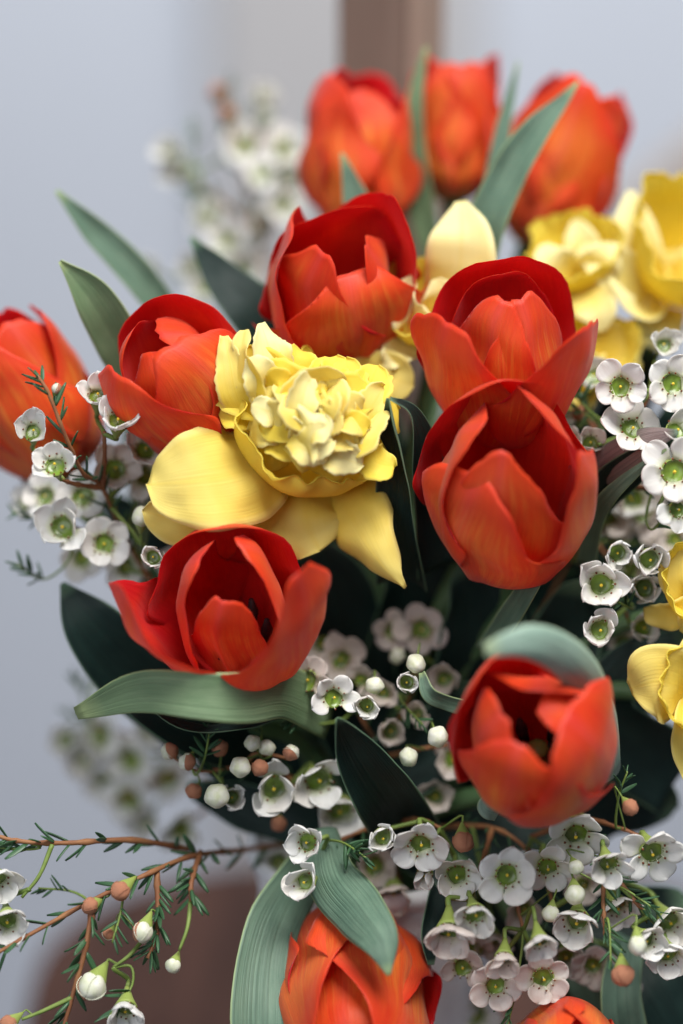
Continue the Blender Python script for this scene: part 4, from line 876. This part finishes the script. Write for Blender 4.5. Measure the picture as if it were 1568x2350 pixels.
sprig('bare reddish waxflower twig with drooping buds reaching past the table edge', [
    [(760, 1930, .06), (560, 1950, .045), (440, 1965, .02), (330, 2010, .004), (205, 2070, .0), (60, 2150, -.004), (-20, 2195, -.006)],
    [(440, 1950, .03), (300, 1928, .012), (150, 1935, .004), (40, 1930, .0), (-30, 1910, .0)], [(215, 2075, .0), (195, 2180, -.002), (165, 2290, -.002), (140, 2380, -.002)],
    [(460, 1955, .025), (440, 2020, .012), (438, 2070, .010)], [(360, 2000, .008), (362, 2130, .004), (340, 2200, .002)]],
    flowers=[(-4, 2025, 100, .5, -.4, 1, -.002), (18, 2118, 110, .2, -.5, 1, -.004), (288, 2322, 100, -.1, -.6, 1, -.004)],
    buds=[(278, 2043, 50, 'b', -.002, -.6, -.5), (208, 2078, 46, 'b', -.001, -.7, -.3), (250, 2143, 32, 'm', .002, -.4, -.7), (328, 2137, 52, 'm', -.002, -.3, -.7), (398, 2215, 40, 'w', .004, -.3, -.7), (212, 2262, 72, 'm', -.004, -.4, -.6), (20, 2350, 46, 'm', -.004, -.6, -.4)],
    green=[[(120, 1938, .002), (90, 2010, .0), (50, 2060, .0)], [(438, 2070, .010), (430, 2130, .006), (412, 2180, .004)], [(340, 2140, .004), (300, 2190, .0), (260, 2220, .0)], [(165, 2290, -.002), (100, 2320, -.003), (50, 2340, -.004)]],
    needles=[(0, 2, 62), (1, 2, 58), (2, 2, 62), (3, 2, 56), (4, 1, 54)], tips=[(280, 2080, .0, -.2, -.8, 6, 50), (160, 2045, .012, -.7, .1, 6, 44), (60, 1950, .002, -.8, .1, 8, 46), (300, 2270, .0, -.5, -.6, 6, 50)], seed=7, rad=.0009)
sprig('blurred waxflower sprig drooping below the long pale leaf against the wall', [
    [(600, 1850, .1), (440, 1760, .1), (330, 1700, .1), (210, 1660, .1)], [(440, 1760, .1), (340, 1800, .1), (260, 1840, .1)], [(520, 1820, .1), (440, 1880, .09), (400, 1890, .09)]],
    flowers=[(230, 1690, 110, -.3, 0, 2, .1), (300, 1745, 115, -.1, -.2, 2, .1), (195, 1745, 100, -.4, -.1, 1, .1), (355, 1665, 110, 0, .2, 1, .095), (415, 1910, 90, -.1, -.5, 1, .08), (300, 1835, 110, -.2, -.2, 2, .1), (385, 1785, 105, 0, -.1, 2, .1), (240, 1800, 100, -.3, -.2, 2, .11), (330, 1880, 95, -.2, -.3, 1, .1), (150, 1700, 80, -.4, .1, 1, .1), (190, 1420, 70, -.3, 0, 1, .1), (430, 1690, 90, 0, 0, 1, .09)],
    needles=[(0, 4, 46), (1, 4, 44)], tips=[(190, 1600, .09, -.2, .6, 8, 44), (210, 1660, .1, -.5, .2, 8, 44)], seed=8)
sprig('small waxflower sprig hanging just above the nodding tulip', [
    [(900, 1890, .045), (850, 1900, .03), (780, 1930, .02), (740, 1960, .016)], [(900, 1890, .045), (960, 1880, .02), (1010, 1900, .014)], [(880, 1900, .04), (900, 1990, .035)]],
    flowers=[(702, 1935, 98, -.5, .0, 1, .0), (697, 2025, 102, -.45, .1, 1, .0), (880, 1925, 78, 0, -.1, 0, .0), (967, 1935, 122, .05, -.5, 2, .0), (1050, 2015, 104, .1, -.4, 1, .006), (973, 2015, 62, -.3, -.6, 0, .006), (860, 1990, 100, 0, 0, 1, .035, 'k'), (905, 2052, 96, .1, -.5, 1, .03, 'k'), (640, 1980, 90, -.3, 0, 1, .05)],
    buds=[(1063, 1930, 54, 'b', .0, 0, -.6)], needles=[(0, 3, 44)], tips=[(790, 1935, .006, .2, -.1, 16, 50)], seed=9)
sprig('dense waxflower sprig with many drooping white bells below the tulip seen from above', [
    [(1000, 1900, .05), (1130, 1900, .03), (1220, 1960, .02), (1260, 2040, .016), (1280, 2140, .014)], [(1130, 1900, .03), (1110, 1970, .016), (1075, 2060, .008)], [(1220, 1920, .03), (1330, 1880, .02), (1420, 1900, .012), (1470, 1920, .01)],
    [(1330, 1890, .02), (1380, 1960, .008), (1385, 2080, .0), (1390, 2150, -.002)], [(1400, 1990, .012), (1450, 2060, .006), (1490, 2100, .004)], [(1220, 1960, .02), (1190, 2060, .012), (1200, 2130, .008)]],
    flowers=[(1322, 1915, 140, 0, -.5, 2, .006), (1165, 2008, 128, 0, -.1, 2, -.006), (1258, 1990, 120, .1, -.4, 2, .004), (1396, 1988, 94, 0, -.6, 1, -.006), (1497, 1955, 134, .1, -.5, 2, .0), (1093, 2102, 98, 0, -.5, 1, -.010), (1030, 2145, 112, 0, -.65, 1, -.008, 'k'),
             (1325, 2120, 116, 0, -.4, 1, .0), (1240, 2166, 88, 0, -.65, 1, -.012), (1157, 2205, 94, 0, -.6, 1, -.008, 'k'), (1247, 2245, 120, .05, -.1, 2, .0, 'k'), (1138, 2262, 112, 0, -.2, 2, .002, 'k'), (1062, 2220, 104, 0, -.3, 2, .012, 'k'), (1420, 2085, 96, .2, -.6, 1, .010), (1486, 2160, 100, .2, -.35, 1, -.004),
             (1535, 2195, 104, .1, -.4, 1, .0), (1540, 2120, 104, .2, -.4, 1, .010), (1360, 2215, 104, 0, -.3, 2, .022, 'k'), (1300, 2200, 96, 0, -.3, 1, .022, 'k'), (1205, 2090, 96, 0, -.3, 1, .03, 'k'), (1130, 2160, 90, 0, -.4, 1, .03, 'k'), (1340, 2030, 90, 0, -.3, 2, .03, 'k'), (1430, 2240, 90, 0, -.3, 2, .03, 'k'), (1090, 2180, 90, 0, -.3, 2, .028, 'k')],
    buds=[(1320, 2052, 52, 'w', -.004, 0, -.6), (1264, 2096, 44, 'w', -.002, -.2, -.6), (1464, 2168, 48, 'w', -.016, 0, -.7), (1430, 2236, 56, 'b', -.012, 0, -.7), (1446, 1852, 42, 'b', -.006, .3, -.4), (1322, 1990, 40, 'w', .0, .2, -.5)],
    needles=[(0, 3, 40), (1, 3, 40), (3, 2, 44), (4, 2, 44)], tips=[(1450, 2050, .0, .6, -.4, 10, 46), (1420, 1830, .004, .2, .7, 8, 40), (1180, 2290, .004, -.2, -.7, 10, 46), (1400, 2140, -.006, 0, -1, 8, 46)], seed=10)
sprig('blurred waxflower sprig hanging in front of the vase beside the nodding tulip', [
    [(960, 2000, .07), (1000, 2100, .06), (1040, 2250, .055), (1050, 2400, .055)], [(1000, 2100, .06), (1060, 2200, .06), (1120, 2330, .06)]],
    flowers=[(1000, 2190, 110, 0, 0, 2, .055), (1040, 2290, 110, .1, -.2, 2, .055), (1090, 2330, 110, .1, 0, 2, .055), (990, 2290, 100, 0, 0, 2, .06), (1000, 2100, 100, 0, 0, 1, .06)],
    needles=[(0, 4, 44), (1, 4, 44)], seed=11)
